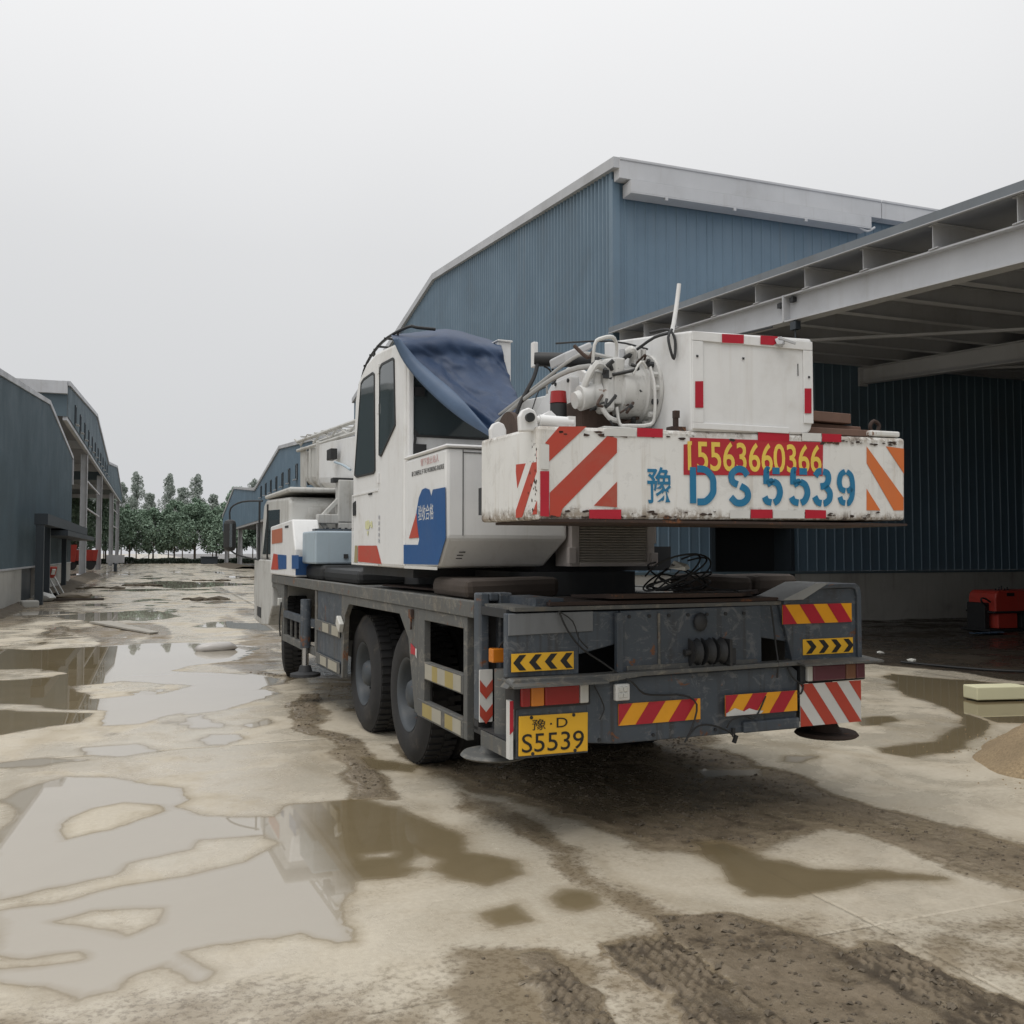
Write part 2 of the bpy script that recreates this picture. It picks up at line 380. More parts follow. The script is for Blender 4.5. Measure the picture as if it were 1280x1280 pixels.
# ------------------------------------------------------------------ ground
CR_LOC = (3.1910,5.1240,0.0)
CR_ROT = R(2.5)
def arr(p): return np.array(p, float)
def sdist(px, py, poly):
    """signed distance to polygon, positive inside"""
    poly = arr(poly); d = np.full(px.shape, 1e9); ins = np.zeros(px.shape, bool); n = len(poly)
    for i in range(n):
        a, b = poly[i], poly[(i+1) % n]; e = b-a
        t = np.clip(((px-a[0])*e[0]+(py-a[1])*e[1])/(e@e+1e-12), 0, 1)
        d = np.minimum(d, np.hypot(px-a[0]-e[0]*t, py-a[1]-e[1]*t))
        c = ((a[1] > py) != (b[1] > py))
        with np.errstate(divide='ignore', invalid='ignore'):
            xi = (b[0]-a[0])*(py-a[1])/(b[1]-a[1]+1e-12)+a[0]
        ins ^= c & (px < xi)
    return np.where(ins, d, -d)
def vnoise(x, y, seed=0, oct=4, lac=2.03, gain=.5):
    """value noise, numpy, about -1..1"""
    out = np.zeros_like(x); amp = 1; tot = 0; r_ = np.random.default_rng(seed); tab = r_.uniform(-1, 1, 65536)
    for o in range(oct):
        xi = np.floor(x).astype(np.int64); yi = np.floor(y).astype(np.int64); fx = x-xi; fy = y-yi
        fx = fx*fx*(3-2*fx); fy = fy*fy*(3-2*fy)
        def h(a, b): return tab[((a*73856093) ^ (b*19349663)) & 65535]
        v = (h(xi,yi)*(1-fx)+h(xi+1,yi)*fx)*(1-fy)+(h(xi,yi+1)*(1-fx)+h(xi+1,yi+1)*fx)*fy
        out += v*amp; tot += amp; amp *= gain; x = x*lac+17.3; y = y*lac+5.1
    return out/tot
PUDDLES = [
 [(-0.955,7.348),(-0.843,7.655),(-0.557,8.015),(-0.213,7.83),(0.204,7.358),(0.248,7.006),(0.142,6.89),(0.356,6.536),(0.741,6.351),(0.887,6.609),(1.307,6.584),(1.562,6.246),(1.645,5.853),(1.747,5.508),(1.694,5.218),(1.877,4.968),(1.835,4.761),(1.598,4.694),(1.445,4.829),(1.36,4.994),(1.191,4.925),(0.996,4.897),(0.881,4.656),(0.836,4.189),(0.764,4.18),(0.626,4.361),(0.411,4.349),(0.153,4.332),(0.19,4.217),(0.262,4.093),(0.232,3.99),(0.16,3.995),(0.116,4.133),(0.05,4.221),(-0.07,4.149),(-0.111,4.047),(-0.236,4.01),(-0.363,4.2),(-0.547,4.322)],
 [(-5.133,19.834),(-1.713,18.541),(-0.586,19.045),(0.705,19.059),(1.901,17.785),(1.307,15.672),(0.679,15.111),(0.273,14.64),(1.45,13.528),(1.509,12.653),(0.681,11.227),(0.245,10.657),(-0.066,10.271),(-0.504,10.203),(-0.488,11.095),(-1.064,11.65),(-1.628,12.346),(-3.277,12.722)],
 [(-2.782,12.241),(-1.031,11.301),(-0.622,10.985),(-0.734,10.429),(-1.322,10.074),(-2.406,10.611)],
 [(0.451,9.081),(0.567,9.278),(0.775,9.199),(0.783,8.956),(0.639,8.782),(0.487,8.839)],
 [(1.864,4.375),(1.965,4.456),(2.088,4.434),(2.131,4.321),(2.056,4.212),(1.932,4.193),(1.855,4.255)],
 [(2.99,4.871),(3.186,4.879),(3.192,4.53),(3.33,4.291),(3.568,4.133),(3.849,3.946),(3.448,3.995),(3.186,3.923),(2.959,3.939),(2.806,4.02),(2.843,4.211),(2.922,4.516)],
 [(9.701,10.689),(10.179,9.876),(10.585,8.987),(10.647,7.965),(9.01,6.747),(7.931,7.202),(8.126,7.733),(8.133,8.291),(8.414,9.078)],
 [(8.128,7.949),(7.968,7.482),(7.712,7.098),(7.069,6.58),(6.354,6.266),(5.942,6.287),(5.806,6.507),(5.94,6.705),(6.338,6.703),(6.722,6.673),(7.404,7.215)],
 [(6.749,7.842),(7.118,7.853),(7.067,7.576),(6.721,7.473),(6.523,7.547)],
 [(1.472,4.323),(1.657,4.385),(1.648,4.152),(1.484,4.134)],
 [(1.58,7.805),(1.98,7.404),(1.865,7.212),(1.54,7.451)],
 [(-0.51,9.106),(-0.122,9.144),(0.012,8.801),(-0.238,8.655),(-0.46,8.773)],
 [(3.963,6.448),(4.506,6.33),(4.319,6.118),(3.894,6.224)],
 [(4.931,6.702),(5.151,6.619),(4.896,6.394),(4.782,6.499)],
 [(5.65,53.217),(0.381,61.526),(-1.288,55.839),(1.01,47.601)],
 [(0.296,11.136),(0.816,11.949),(1.371,12.316),(1.443,11.851),(0.934,11.131),(0.405,10.65)],
 [(-0.267,12.497),(0.584,12.923),(1.373,13.836),(1.492,13.422),(0.643,12.154),(-0.08,11.888)],
 [(-1.133,8.672),(-0.793,8.766),(-0.479,8.583),(-0.762,8.44),(-1.103,8.45)],
 [(0.828,9.839),(1.162,10.053),(1.226,9.783),(0.94,9.566)],
 [(-2.638,28.362),(-0.023,30.449),(0.788,27.068),(-1.295,25.346)],
]
ISLANDS = [
 [(-0.548,6.644),(-0.374,6.977),(-0.189,7.059),(0.055,6.945),(0.095,6.779),(0.006,6.628),(-0.215,6.408),(-0.453,6.305)],
 [(-0.803,5.215),(-0.474,5.378),(-0.18,5.482),(-0.139,5.672),(0.231,5.801),(0.291,5.973),(0.646,5.924),(0.69,5.74),(0.467,5.443),(0.182,5.306),(-0.135,5.299),(-0.417,5.146),(-0.758,5.145)],
 [(-0.413,4.911),(-0.26,5.01),(0.018,4.927),(0.005,4.722),(-0.108,4.629),(-0.212,4.755)],
 [(-0.719,4.696),(-0.452,4.501),(-0.284,4.497),(-0.257,4.419),(-0.382,4.4),(-0.65,4.446)],
 [(-0.705,4.271),(-0.359,4.155),(-0.247,4.014),(-0.277,3.843),(-0.633,3.857)],
 [(1.269,5.07),(1.403,5.236),(1.468,5.138),(1.367,4.938)],
 [(1.109,5.347),(1.241,5.327),(1.22,5.275),(1.118,5.284)],
 [(-0.948,13.345),(-0.296,13.748),(0.487,12.959),(0.006,12.255),(-0.697,12.252)],
 [(-3.138,15.929),(-1.645,15.567),(-1.051,14.752),(-1.598,14.24),(-2.863,14.549)],
]
MUD_AND_SHADE = [  # mud and grit fields, plus painted crane shade: polygon, strength, soft width
 ([(-0.951,3.811),(-1.016,4.061),(-0.229,3.914),(0.048,3.916),(0.341,3.905),(0.706,3.856),(1.001,3.729),(1.291,3.793),(1.582,3.801),(1.809,3.803),(2.238,3.929),(2.464,3.948),(2.608,3.769),(2.801,3.616),(3.068,3.457),(3.882,3.412),(4.768,3.187),(2.599,1.761),(-0.746,3.025)], .40, .25),
 ([(2.249,4.008),(2.553,3.915),(2.715,3.506),(2.844,3.117),(3.018,2.629),(2.962,2),(1.795,2.441),(2.09,3.077),(2.177,3.491)], 1.0, .10),
 ([(4.534,7.577),(4.569,6.365),(4.57,5.443),(4.597,4.608),(4.905,3.696),(4.214,3.182),(3.947,3.963),(3.94,4.561),(3.763,5.249),(3.769,6.245)], .85, .16),
 ([(1.715,11.609),(2.003,11.501),(1.679,8.857),(1.553,7.359),(1.611,6.446),(1.286,6.48),(1.285,7.606)], .8, .12),
 ([(2.017,6.648),(2.222,5.597),(2.32,4.673),(2.393,3.975),(2.191,3.847),(2.105,4.619),(2.011,5.323),(1.85,6.095)], .55, .14),
 ([(1.943,8.364),(4.771,7.899),(3.819,4.994),(3.356,4.684),(2.705,4.836),(2.422,5.816),(2.017,6.648)], .95, .25),  # dark mud laid under the crane tail to deepen its shadow by colour
 ([(2.768,18.809),(5.397,17.816),(5.417,8.346),(2.475,8.163),(1.874,11.413)], .6, .3),
 ([(1.6,19.251),(2.563,20.884),(1.606,12.227),(1.506,13.067),(1.146,15.154)], .8, .2),
 ([(1.199,3.945),(1.662,3.814),(1.614,3.257),(1.353,3.107),(0.987,3.245)], .8, .15),
]
FIELD = {}
DARKSILT = [[(1.41,8.565),(2.475,8.163),(2.475,4.985),(1.874,3.778),(1.248,4.107),(1.168,4.662),(0.929,4.872),(0.925,5.733)], [(3.115,5.26),(4.805,4.105),(3.868,3.313),(2.307,3.903)], [(1.869,4.708),(2.421,4.499),(2.134,3.969),(1.648,4.152)], [(10.919,12.663),(13.997,9.257),(7.764,5.158),(5.25,6.108)], [(-6.846,21.575),(-0.736,20.134),(-0.545,9.698),(-3.252,10.327)]]
TRACKS = [(2.02, .17, 1.0, 3.85), (1.52, .11, 1.0, 3.7), (2.9, .2, 1.0, 3.4), (5.6, .2, 1, 4.3)]
def fields(x, y):
    wx = vnoise(x*1.3, y*1.3, 41, 5); wy = vnoise(x*1.3+40, y*1.3, 42, 5); x0_, y0_ = x, y
    far_ = np.clip(np.hypot(x, y)/6, .6, 2.5)
    x, y = x0_ + wx*.10*far_, y0_ + wy*.10*far_
    wet = np.full(x.shape, -1.0)
    far = np.hypot(x, y)
    for p in PUDDLES:
        a = arr(p); r = 3
        m = (x > a[:,0].min()-r) & (x < a[:,0].max()+r) & (y > a[:,1].min()-r) & (y < a[:,1].max()+r)
        if m.any(): wet[m] = np.maximum(wet[m], sdist(x[m], y[m], p)+.05*vnoise(x[m]*3.2, y[m]*3.2, 71, 6, gain=.68)+.03*vnoise(x[m]*.9+y[m]*.4, y[m]*1.4, 72, 3))
    wet = np.minimum(wet, .5)
    for p in ISLANDS:
        a = arr(p); r = 2
        m = (x > a[:,0].min()-r) & (x < a[:,0].max()+r) & (y > a[:,1].min()-r) & (y < a[:,1].max()+r)
        if m.any(): wet[m] = np.minimum(wet[m], -sdist(x[m], y[m], p))
    x, y = x0_, y0_
    # broken water further off
    n = vnoise(x*.55+3, y*.30, 5, 5)
    gate = np.clip((y-11)/6, 0, 1)*np.clip((9-x)/2, 0, 1)
    wet = np.maximum(wet, np.where(gate > 0, (n-.36+.0*x)*1.2*gate - (1-gate), -1))
    n3 = vnoise(x*1.9+7, y*1.1+3, 55, 5)
    g3 = np.clip((y-7.5)/2, 0, 1)*np.clip((3.0-x)/1.5, 0, 1)
    wet = np.maximum(wet, np.where(g3 > 0, (n3-.44)*.5*g3-(1-g3), -1))
    c, s = math.cos(CR_ROT), math.sin(CR_ROT)
    mud = np.zeros(x.shape)
    x, y = x0_ + wx*.22*far_, y0_ + wy*.22*far_
    for p, k, sw in MUD_AND_SHADE:
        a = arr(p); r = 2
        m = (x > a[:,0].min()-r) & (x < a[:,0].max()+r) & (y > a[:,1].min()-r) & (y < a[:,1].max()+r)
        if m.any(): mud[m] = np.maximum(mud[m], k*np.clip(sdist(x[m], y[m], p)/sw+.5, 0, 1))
    x, y = x0_, y0_
    for tx_, hw, ya, yb in TRACKS:
        mud = np.maximum(mud, .97*np.clip((hw-np.abs(x-tx_-.03*np.sin(y*1.3))+.07*vnoise(x*9, y*9, 77, 4)+wx*.08)/.04+.5, 0, 1)*np.clip((yb-y)/.15+wy*1.5, 0, 1))
    mud = mud*(.80+.34*vnoise(x*3.1, y*1.1, 61, 4)*np.where(mud > .9, .4, 1)+.12)
    # dirt tracked along the street further away
    n2 = vnoise(x*1.1+9, y*.22, 11, 5)
    mud = np.maximum(mud, np.clip((n2-.12)*2.0, 0, .75)*np.clip((y-9)/5, 0, 1))
    mud = np.maximum(mud, np.clip(1-np.abs(x+3.4)/.9, 0, 1)*.95*np.clip((y-22)/4, 0, 1))
    edge = 10.25 + .28*(11.7-np.minimum(y, 14)) + vnoise(x*.8, y*.8, 3, 4)*.6
    soil = np.clip((x-edge)/.6+.5, 0, 1)*np.clip((24-y)/3, 0, 1)
    soil = np.maximum(soil, np.clip((x-9.2)/.6, 0, 1)*np.clip((y-48)/2, 0, 1))
    silt = np.zeros(x.shape)
    for p in DARKSILT:
        silt = np.maximum(silt, np.clip(sdist(x+.1*wx, y+.1*wy, p)/.25+.5, 0, 1))
    FIELD['silt'] = silt
    return wet, mud, soil
def height(x, y, wet, mud, soil):
    z = np.clip(-wet, 0, .3)*.02 + vnoise(x*.7, y*.7, 2, 3)*.003*np.clip(-wet*8, 0, 1)
    # along-track coordinates of the lorry
    c, s = math.cos(CR_ROT), math.sin(CR_ROT)
    u = (x-CR_LOC[0])*c + (y-CR_LOC[1])*s; v = -(x-CR_LOC[0])*s + (y-CR_LOC[1])*c
    mm = np.clip((mud-.55)/.35, 0, 1)
    rough = vnoise(x*11, y*11, 21, 5, gain=.6); rid = 1-np.abs(vnoise(x*7, y*4.5, 23, 4))*2.2
    cl = np.clip(vnoise(x*1.6, y*1.6, 25, 3)*2+.4, 0, 1)
    z = z + mm*(.004 + (.012*rough + .010*np.clip(rid, 0, 1)**2)*(.35+.9*cl))
    z = z + np.clip(mud, 0, 1)*.003*np.clip(rough+.2, 0, 1)
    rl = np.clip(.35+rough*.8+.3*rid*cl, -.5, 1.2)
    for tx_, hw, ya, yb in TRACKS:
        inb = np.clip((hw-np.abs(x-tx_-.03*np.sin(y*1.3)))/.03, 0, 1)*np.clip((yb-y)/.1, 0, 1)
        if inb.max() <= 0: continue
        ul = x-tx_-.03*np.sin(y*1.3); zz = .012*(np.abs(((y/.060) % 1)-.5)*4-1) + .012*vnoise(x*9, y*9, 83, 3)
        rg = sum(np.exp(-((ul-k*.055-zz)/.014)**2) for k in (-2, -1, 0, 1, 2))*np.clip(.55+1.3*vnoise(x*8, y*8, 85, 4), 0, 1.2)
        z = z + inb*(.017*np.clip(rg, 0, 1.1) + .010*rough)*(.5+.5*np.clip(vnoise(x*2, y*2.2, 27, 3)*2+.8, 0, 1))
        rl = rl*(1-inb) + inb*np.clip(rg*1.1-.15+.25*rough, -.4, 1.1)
    FIELD['relief'] = rl
    z = z + soil*(.03 + .035*vnoise(x*1.7, y*1.7, 31, 5) + .012*rough)
    return np.maximum(z*np.where(wet > 0, 0, 1), 0)
def grid_mesh(name, X, Y, drop=False, zoff=0.0):
    ny, nx = X.shape
    wet, mud, soil = fields(X, Y); silt = FIELD['silt']; Z = height(X, Y, wet, mud, soil) + zoff
    if drop:
        e = np.zeros(Z.shape, bool); e[0,:] = e[-1,:] = e[:,0] = e[:,-1] = True
        Z = np.where(e & (mud < .35) & (wet < -.02), -.009, Z)
    co = np.stack([X, Y, Z], -1).reshape(-1, 3)
    i = np.arange(ny*nx).reshape(ny, nx)
    q = np.stack([i[:-1,:-1], i[:-1,1:], i[1:,1:], i[1:,:-1]], -1).reshape(-1, 4)
    me = bpy.data.meshes.new(name); me.vertices.add(len(co)); me.vertices.foreach_set('co', co.ravel())
    me.loops.add(q.size); me.polygons.add(len(q))
    me.loops.foreach_set('vertex_index', q.ravel().astype(np.int32))
    me.polygons.foreach_set('loop_start', np.arange(0, q.size, 4, dtype=np.int32))
    me.polygons.foreach_set('use_smooth', np.ones(len(q), bool))
    me.update(calc_edges=True)
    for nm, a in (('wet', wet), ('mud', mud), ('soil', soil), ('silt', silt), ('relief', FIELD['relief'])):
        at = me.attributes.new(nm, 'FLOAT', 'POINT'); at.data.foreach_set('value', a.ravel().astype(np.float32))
    me.materials.append(M['yard']); me.validate()
    return me
# bedding sheet under everything, to the horizon
def axis(fine0, fine1, step, far):
    a = list(np.arange(fine0, fine1+1e-6, step)); s = step; v = a[-1]
    while v < far: s *= 1.35; v += s; a.append(v)
    s = step; v = a[0]; pre = []
    while v > -far: s *= 1.35; v -= s; pre.append(v)
    return np.array(pre[::-1] + a)
gx, gy = np.meshgrid(axis(-9, 30, .3, 1500), axis(-6, 60, .4, 1500))
yard = link('ground', grid_mesh('ground', gx, gy, zoff=-.010)); setp(yard, kind='structure')
# cast concrete slabs with recessed joints: x lines and y lines of the joints
SX = [-11.2, -4.05, 3.1, 10.25]
SY = [-1.8, 3.52, 8.75, 14.0, 19.2, 24.5, 29.7, 35, 40.2, 45.5, 50.7, 56, 61]
for j in range(len(SY)-1):
    for i in range(len(SX)-1):
        x0, x1, y0, y1 = SX[i]+.0045, SX[i+1]-.0045, SY[j]+.0045, SY[j+1]-.0045
        vis = (x1/(max(y1,.1)) > -.25) and y1 > 1
        st = .0125 if (y0 < 3 and 4 < x1 < 11) else .02 if y0 < 8 else .035 if y0 < 13 else .07 if y0 < 24 else .15
        if not vis or y1 < 3: st = .3
        if y0 < 3 and vis:      # nothing nearer than 2.2 m is ever seen: split cost
            ys = np.concatenate([np.linspace(y0, 1.6, 10, endpoint=False), np.arange(1.6, y1, st), [y1]])
        else: ys = np.linspace(y0, y1, int((y1-y0)/st)+2)
        xs = np.linspace(x0, x1, int((x1-x0)/st)+2)
        ys = np.concatenate([[ys[0]-.004], ys, [ys[-1]+.004]]); xs = np.concatenate([[xs[0]-.004], xs, [xs[-1]+.004]])
        A, B = np.meshgrid(xs, ys)
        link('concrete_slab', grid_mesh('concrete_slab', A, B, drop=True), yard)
# street strip beyond the slabs gets a finer sheet of its own
A, B = np.meshgrid(np.linspace(-4.4, 12, 60), np.linspace(61.02, 170, 300))
st_ = link('far_road', grid_mesh('far_road', A, B, zoff=.0)); setp(st_, kind='structure')
# clods and grit on the mud: loose stuff nobody could count
def clods():
    n = 150000; xs = rng.uniform(-3, 12, n); ys = rng.uniform(1.8, 14, n)**1.0
    wet, mud, soil = fields(xs, ys)
    keep = (wet < -.03) & (rng.uniform(0, 1, n) < np.clip((mud-.45)*1.7+soil*.4+.07, 0, 1)**1.8)
    xs, ys, mud, soil, wet = xs[keep], ys[keep], mud[keep], soil[keep], wet[keep]
    z = height(xs, ys, wet, mud, soil)
    r = .002 + .013*rng.power(.30, len(xs)) * (.35+mud)
    r = np.where(rng.uniform(0,1,len(xs)) < .012, r*2.2, r)
    base = np.array([(1,0,-.3),(-.5,.86,-.3),(-.5,-.86,-.3),(.3,.2,.8),(-.6,.1,.5),(.1,-.7,.45)])
    fc = np.array([(0,1,3),(1,4,3),(1,2,4),(2,5,4),(2,0,5),(0,3,5),(3,4,5),(0,2,1)])
    k = len(xs); a = rng.uniform(0, 6.28, k); ca, sa = np.cos(a), np.sin(a)
    V = base[None]*(1+rng.uniform(-.35,.35,(k,6,3)))
    X = (V[:,:,0]*ca[:,None]-V[:,:,1]*sa[:,None])*r[:,None]*1.3+xs[:,None]
    Y = (V[:,:,0]*sa[:,None]+V[:,:,1]*ca[:,None])*r[:,None]+ys[:,None]
    Z = (V[:,:,2]*.7+.2)*r[:,None]+z[:,None]
    co = np.stack([X,Y,Z],-1).reshape(-1,3); F = (fc[None]+6*np.arange(k)[:,None,None]).reshape(-1,3)
    me = bpy.data.meshes.new('dirt_clods'); me.from_pydata(co.tolist(), [], F.tolist()); 
    t = NT('crumbled_dirt'); me.materials.append(t.done(t.mix(t.noise(t.world(), 3, 3), (.06,.047,.034), (.17,.14,.10)), .9))
    o = link('dirt_clods', me); setp(o, 'small brown crumbs of mud scattered over the tyre tracks in the yard', 'dirt', kind='stuff')
clods()

# ------------------------------------------------------------------ buildings
XR = 9.578            # street plane of the buildings on the right
XL1, XL2 = -4.2, -4.9 # and on the left
def corrugated(name, mat, parent, s0, s1, top, bot, place, pitch=.2, depth=.062, prof=((0, 0), (.30, 0), (.50, 1), (.74, 1), (.94, 0))):
    """ribbed sheet: s runs along the wall, top(s)/bot(s) heights, place(s, off, z) -> point"""
    pts = []; s = s0
    while s < s1 - 1e-6:
        for f, o in prof:
            q = s + f*pitch
            if q < s1: pts.append((q, o*depth))
        s += pitch
    pts.append((s1, 0))
    m = MB(); va = [m.b.verts.new(place(s, o, bot(s))) for s, o in pts]; vb = [m.b.verts.new(place(s, o, top(s))) for s, o in pts]
    for i in range(len(pts)-1): m.b.faces.new((va[i], va[i+1], vb[i+1], vb[i]))
    return m.build(name, mat, parent)
def ibeam(m, p0, p1, h, w, tf=.02, tw=.012):
    """I section, p0/p1 at the middle of the top flange top"""
    p0, p1 = Vector(p0), Vector(p1)
    m.bar(p0+Vector((0,0,-tf/2)), p1+Vector((0,0,-tf/2)), w, tf)
    m.bar(p0+Vector((0,0,-h+tf/2)), p1+Vector((0,0,-h+tf/2)), w, tf)
    m.bar(p0+Vector((0,0,-h/2)), p1+Vector((0,0,-h/2)), tw, h-2*tf)
    return m

SEAM = ((0, 0), (.50, 0), (.56, 1), (.68, 1), (.74, 0))
# --- main blue warehouse on the right, gable to the street
wh = empty('warehouse', (XR, 18.87, 0), 0, 'large blue-grey corrugated warehouse with white eaves gutter rising behind the truck crane', 'warehouse', 'gabled warehouses along the yard')
Y1, YP, Y2 = 0, 14.4, 29.4   # local along the street
def rt(y): return 10.40 + 1.47*(y/14.4) if y < YP else 11.87 - (y-YP)*.155
corrugated('gable_cladding', M['clad_blue'], wh, 0.12, Y2, lambda y: rt(y)-.05, lambda y: 1.26, lambda s, o, z: (-o, s, z))
corrugated('side_cladding', M['clad_blue'], wh, 0.12, 2.45, lambda x: 10.1, lambda x: 1.26, lambda s, o, z: (s, -o, z), .27, .018, SEAM)
corrugated('side_cladding', M['clad_blue'], wh, 2.45, 4.75, lambda x: 10.1, lambda x: 2.37, lambda s, o, z: (s, -o, z), .27, .018, SEAM)
corrugated('side_cladding', M['clad_blue'], wh, 4.75, 46, lambda x: 10.1, lambda x: 1.26, lambda s, o, z: (s, -o, z), .27, .018, SEAM)
m = MB(); m.box(.02, .10, .03, Y2, 0, 1.24); m.box(-.03, .02, 0.12, Y2, 0, 1.24); m.build('plinth', M['concrete'], wh)
m = MB(); m.box(0.14, 2.45, -.05, .2, 0, 1.24); m.build('plinth', M['concrete'], wh)
m = MB(); m.box(4.75, 46, -.05, .2, 0, 1.24); m.build('plinth', M['concrete'], wh, bevel=.01)
m = MB(); m.box(2.45, 2.55, -.06, .3, 0, 2.42); m.box(4.65, 4.75, -.06, .3, 0, 2.42); m.box(2.55, 4.65, -.06, -.052, 2.32, 2.42)
m.build('door_frame', M['darkmetal'], wh)
m = MB(); m.box(2.45, 2.55, .301, .64, 0, 2.42); m.box(4.65, 4.75, .301, .64, 0, 2.42); m.box(2.551, 4.649, -.05, .64, 2.325, 2.42); m.build('door_jamb', M['darkmetal'], wh)
m = MB(); m.box(2.55, 4.65, .6, .64, 0, 2.32); m.build('roller_door', plain('black_door_panel', (.012,.014,.016), .5), wh)
m = MB(); m.box(-.05, .13, -.05, .0, 1.22, 10.1); m.box(-.05, 0.0, 0.0, .14, 1.22, 10.38); m.build('corner_trim', M['clad_blue'], wh)
m = MB(); m.box(.1, 46, -.075, -.04, 1.2, 1.26); m.build('drip_flashing', M['clad_dark'], wh)
# rake trim
for a, b in ((-.32, YP), (YP, Y2)):
    m = MB(); m.loft([(-.16, a, rt(max(a,0))-.14), (.3, a, rt(max(a,0))-.14), (.3, a, rt(max(a,0))+.1), (-.16, a, rt(max(a,0))+.1)],
                     [(-.16, b, rt(b)-.14), (.3, b, rt(b)-.14), (.3, b, rt(b)+.1), (-.16, b, rt(b)+.1)])
    m.build('rake_trim', M['galv'], wh)
m = MB(); m.loft([(-.1,-.3,10.42),(-.1,YP,11.9),(-.1,Y2,rt(Y2)),(-.1,Y2,rt(Y2)-.08),(-.1,YP,11.82),(-.1,-.3,10.34)], [(46,-.3,10.42),(46,YP,11.9),(46,Y2,rt(Y2)),(46,Y2,rt(Y2)-.08),(46,YP,11.82),(46,-.3,10.34)])
m.build('roof', M['galv'], wh)
# eaves fascia in lengths, with its lower gutter box
for a, b in ((-.02, 7.28), (7.30, 14.6), (14.62, 22), (22.02, 30), (30.02, 38), (38.02, 46)):
    m = MB(); m.box(a, b, -.34, -.06, 10.03, 10.47); m.box(a, b, -.36, -.34, 10.44, 10.50); m.build('fascia_panel', M['steel_white'], wh, bevel=.01)
m = MB()
m.box(.2, 6.86, -.46, -.06, 9.68, 9.71); m.box(.2, 6.86, -.46, -.43, 9.71, 9.98); m.box(.2, 6.86, -.43, -.06, 9.95, 9.98); m.box(.2, .22, -.43, -.06, 9.71, 9.95); m.box(6.84, 6.86, -.43, -.06, 9.71, 9.95)
m.build('gutter', M['steel_white'], wh, bevel=.006)
for x in (1.1, 2.9, 4.9):
    m = MB(); m.obox((x, -.445, 9.65), (.07, .05, .06)); m.build('gutter_outlet', M['galv'], wh)
m = MB(); m.tube([(6.5,-.4,9.7),(6.75,-.42,9.62),(7.0,-.4,9.75)], .03); m.build('gutter_outlet', M['galv'], wh, smooth=True)

# --- lean-to canopy against it
cp = empty('lean_to_canopy', (XR, 18.87, 0), 0, 'open lean-to canopy with pale steel rafters sloping from the blue warehouse wall over dark ground', 'canopy')
def cz(y): return 6.70 + .0628*y          # deck top, y local (negative towards the camera)
CY0 = -21.85  # unseen near end, run out until it shuts the daylight gap
for k, (x, tag_) in enumerate([(0.10, 0), (6.84, 1), (13.6, 1), (20.4, 1), (27.2, 1), (34, 1)]):
    m = MB()
    # web deepens towards the camera
    def rz(y): return 6.25 + .0648*y + .045
    d0, d1 = .40, .47
    for (ya, yb) in ((-.12, -6.1), (-6.12, -10.6), (-10.6, CY0)):
        da = d0 + (d1-d0)*min(1, abs(ya)/10); db = d0 + (d1-d0)*min(1, abs(yb)/10)
        za, zb = rz(ya), rz(yb)
        m.bar((x, ya, za-.012), (x, yb, zb-.012), .24, .024)
        m.bar((x, ya, za-da+.012), (x, yb, zb-db+.012), .24, .024)
        m.loft([(x-.008, ya, za-.024), (x+.008, ya, za-.024), (x+.008, ya, za-da+.024), (x-.008, ya, za-da+.024)],
               [(x-.008, yb, zb-.024), (x+.008, yb, zb-.024), (x+.008, yb, zb-db+.024), (x-.008, yb, zb-db+.024)])
    m.build('rafter', M['steel_white'], cp)
    if k == 0:
        m = MB(); m.box(x-.13, x+.13, -6.13, -6.09, rz(-6.1)-.43, rz(-6.1)); m.build('splice_plate', M['steel_white'], cp)
        for dy, dz in ((-.16, -.1), (.16, -.12)):
            m = MB(); m.obox((x-.05, -6.11+dy, rz(-6.1)+dz), (.07, .10, .08)); m.build('bolt_cluster', M['dark'], cp)
        m = MB(); m.box(x-.12, x-.02, -6.42, -6.28, rz(-6.3)-.60, rz(-6.3)-.47); m.tube([(x-.07,-6.35,rz(-6.3)-.58),(x-.09,-6.38,rz(-6.3)-.75),(x-.06,-6.45,rz(-6.3)-.98)], .012)
        m.build('floodlight', M['darkmetal'], cp)
    m = MB(); m.box(x-.12, x+.12, CY0-.0, CY0+.3, 0, rz(CY0)-.46); m.build('column', M['steel_white'], cp)
    m = MB(); m.box(x-.12, x+.12, -.12, -.05, rz(0)-.46, rz(0))
    m.build('end_plate', M['steel_white'], cp)
ys = [-1.45 - 1.31*i for i in range(15)]
for y in [-.35] + ys:
    h = 0.30; top = cz(y) - .075
    m = MB(); ibeam(m, (-.04, y, top-.01), (38, y, top-.01), top-.01-(6.30+.0648*y), .16, .014, .014)
    m.build('purlin', M['steel_white'], cp)
m = MB()   # ribbed deck, street edge at x=-.10
a, b = (-.10, -.10), (CY0-.3, CY0-.3)
m.loft([(-.10, 0.0, cz(0)-.075), (38, 0.0, cz(0)-.075), (38, 0.0, cz(0)), (-.10, 0.0, cz(0))],
       [(-.10, CY0-.3, cz(CY0-.3)-.075), (38, CY0-.3, cz(CY0-.3)-.075), (38, CY0-.3, cz(CY0-.3)), (-.10, CY0-.3, cz(CY0-.3))])
m.build('roof_deck', M['deckunder'], cp)
m = MB(); m.loft([(-.14, .0, cz(0)-.09), (-.102, .0, cz(0)-.09), (-.102, .0, cz(0)+.03), (-.14, .0, cz(0)+.03)],
       [(-.14, CY0-.3, cz(CY0-.3)-.09), (-.102, CY0-.3, cz(CY0-.3)-.09), (-.102, CY0-.3, cz(CY0-.3)+.03), (-.14, CY0-.3, cz(CY0-.3)+.03)])
m.build('deck_edge_trim', M['deckedge'], cp)
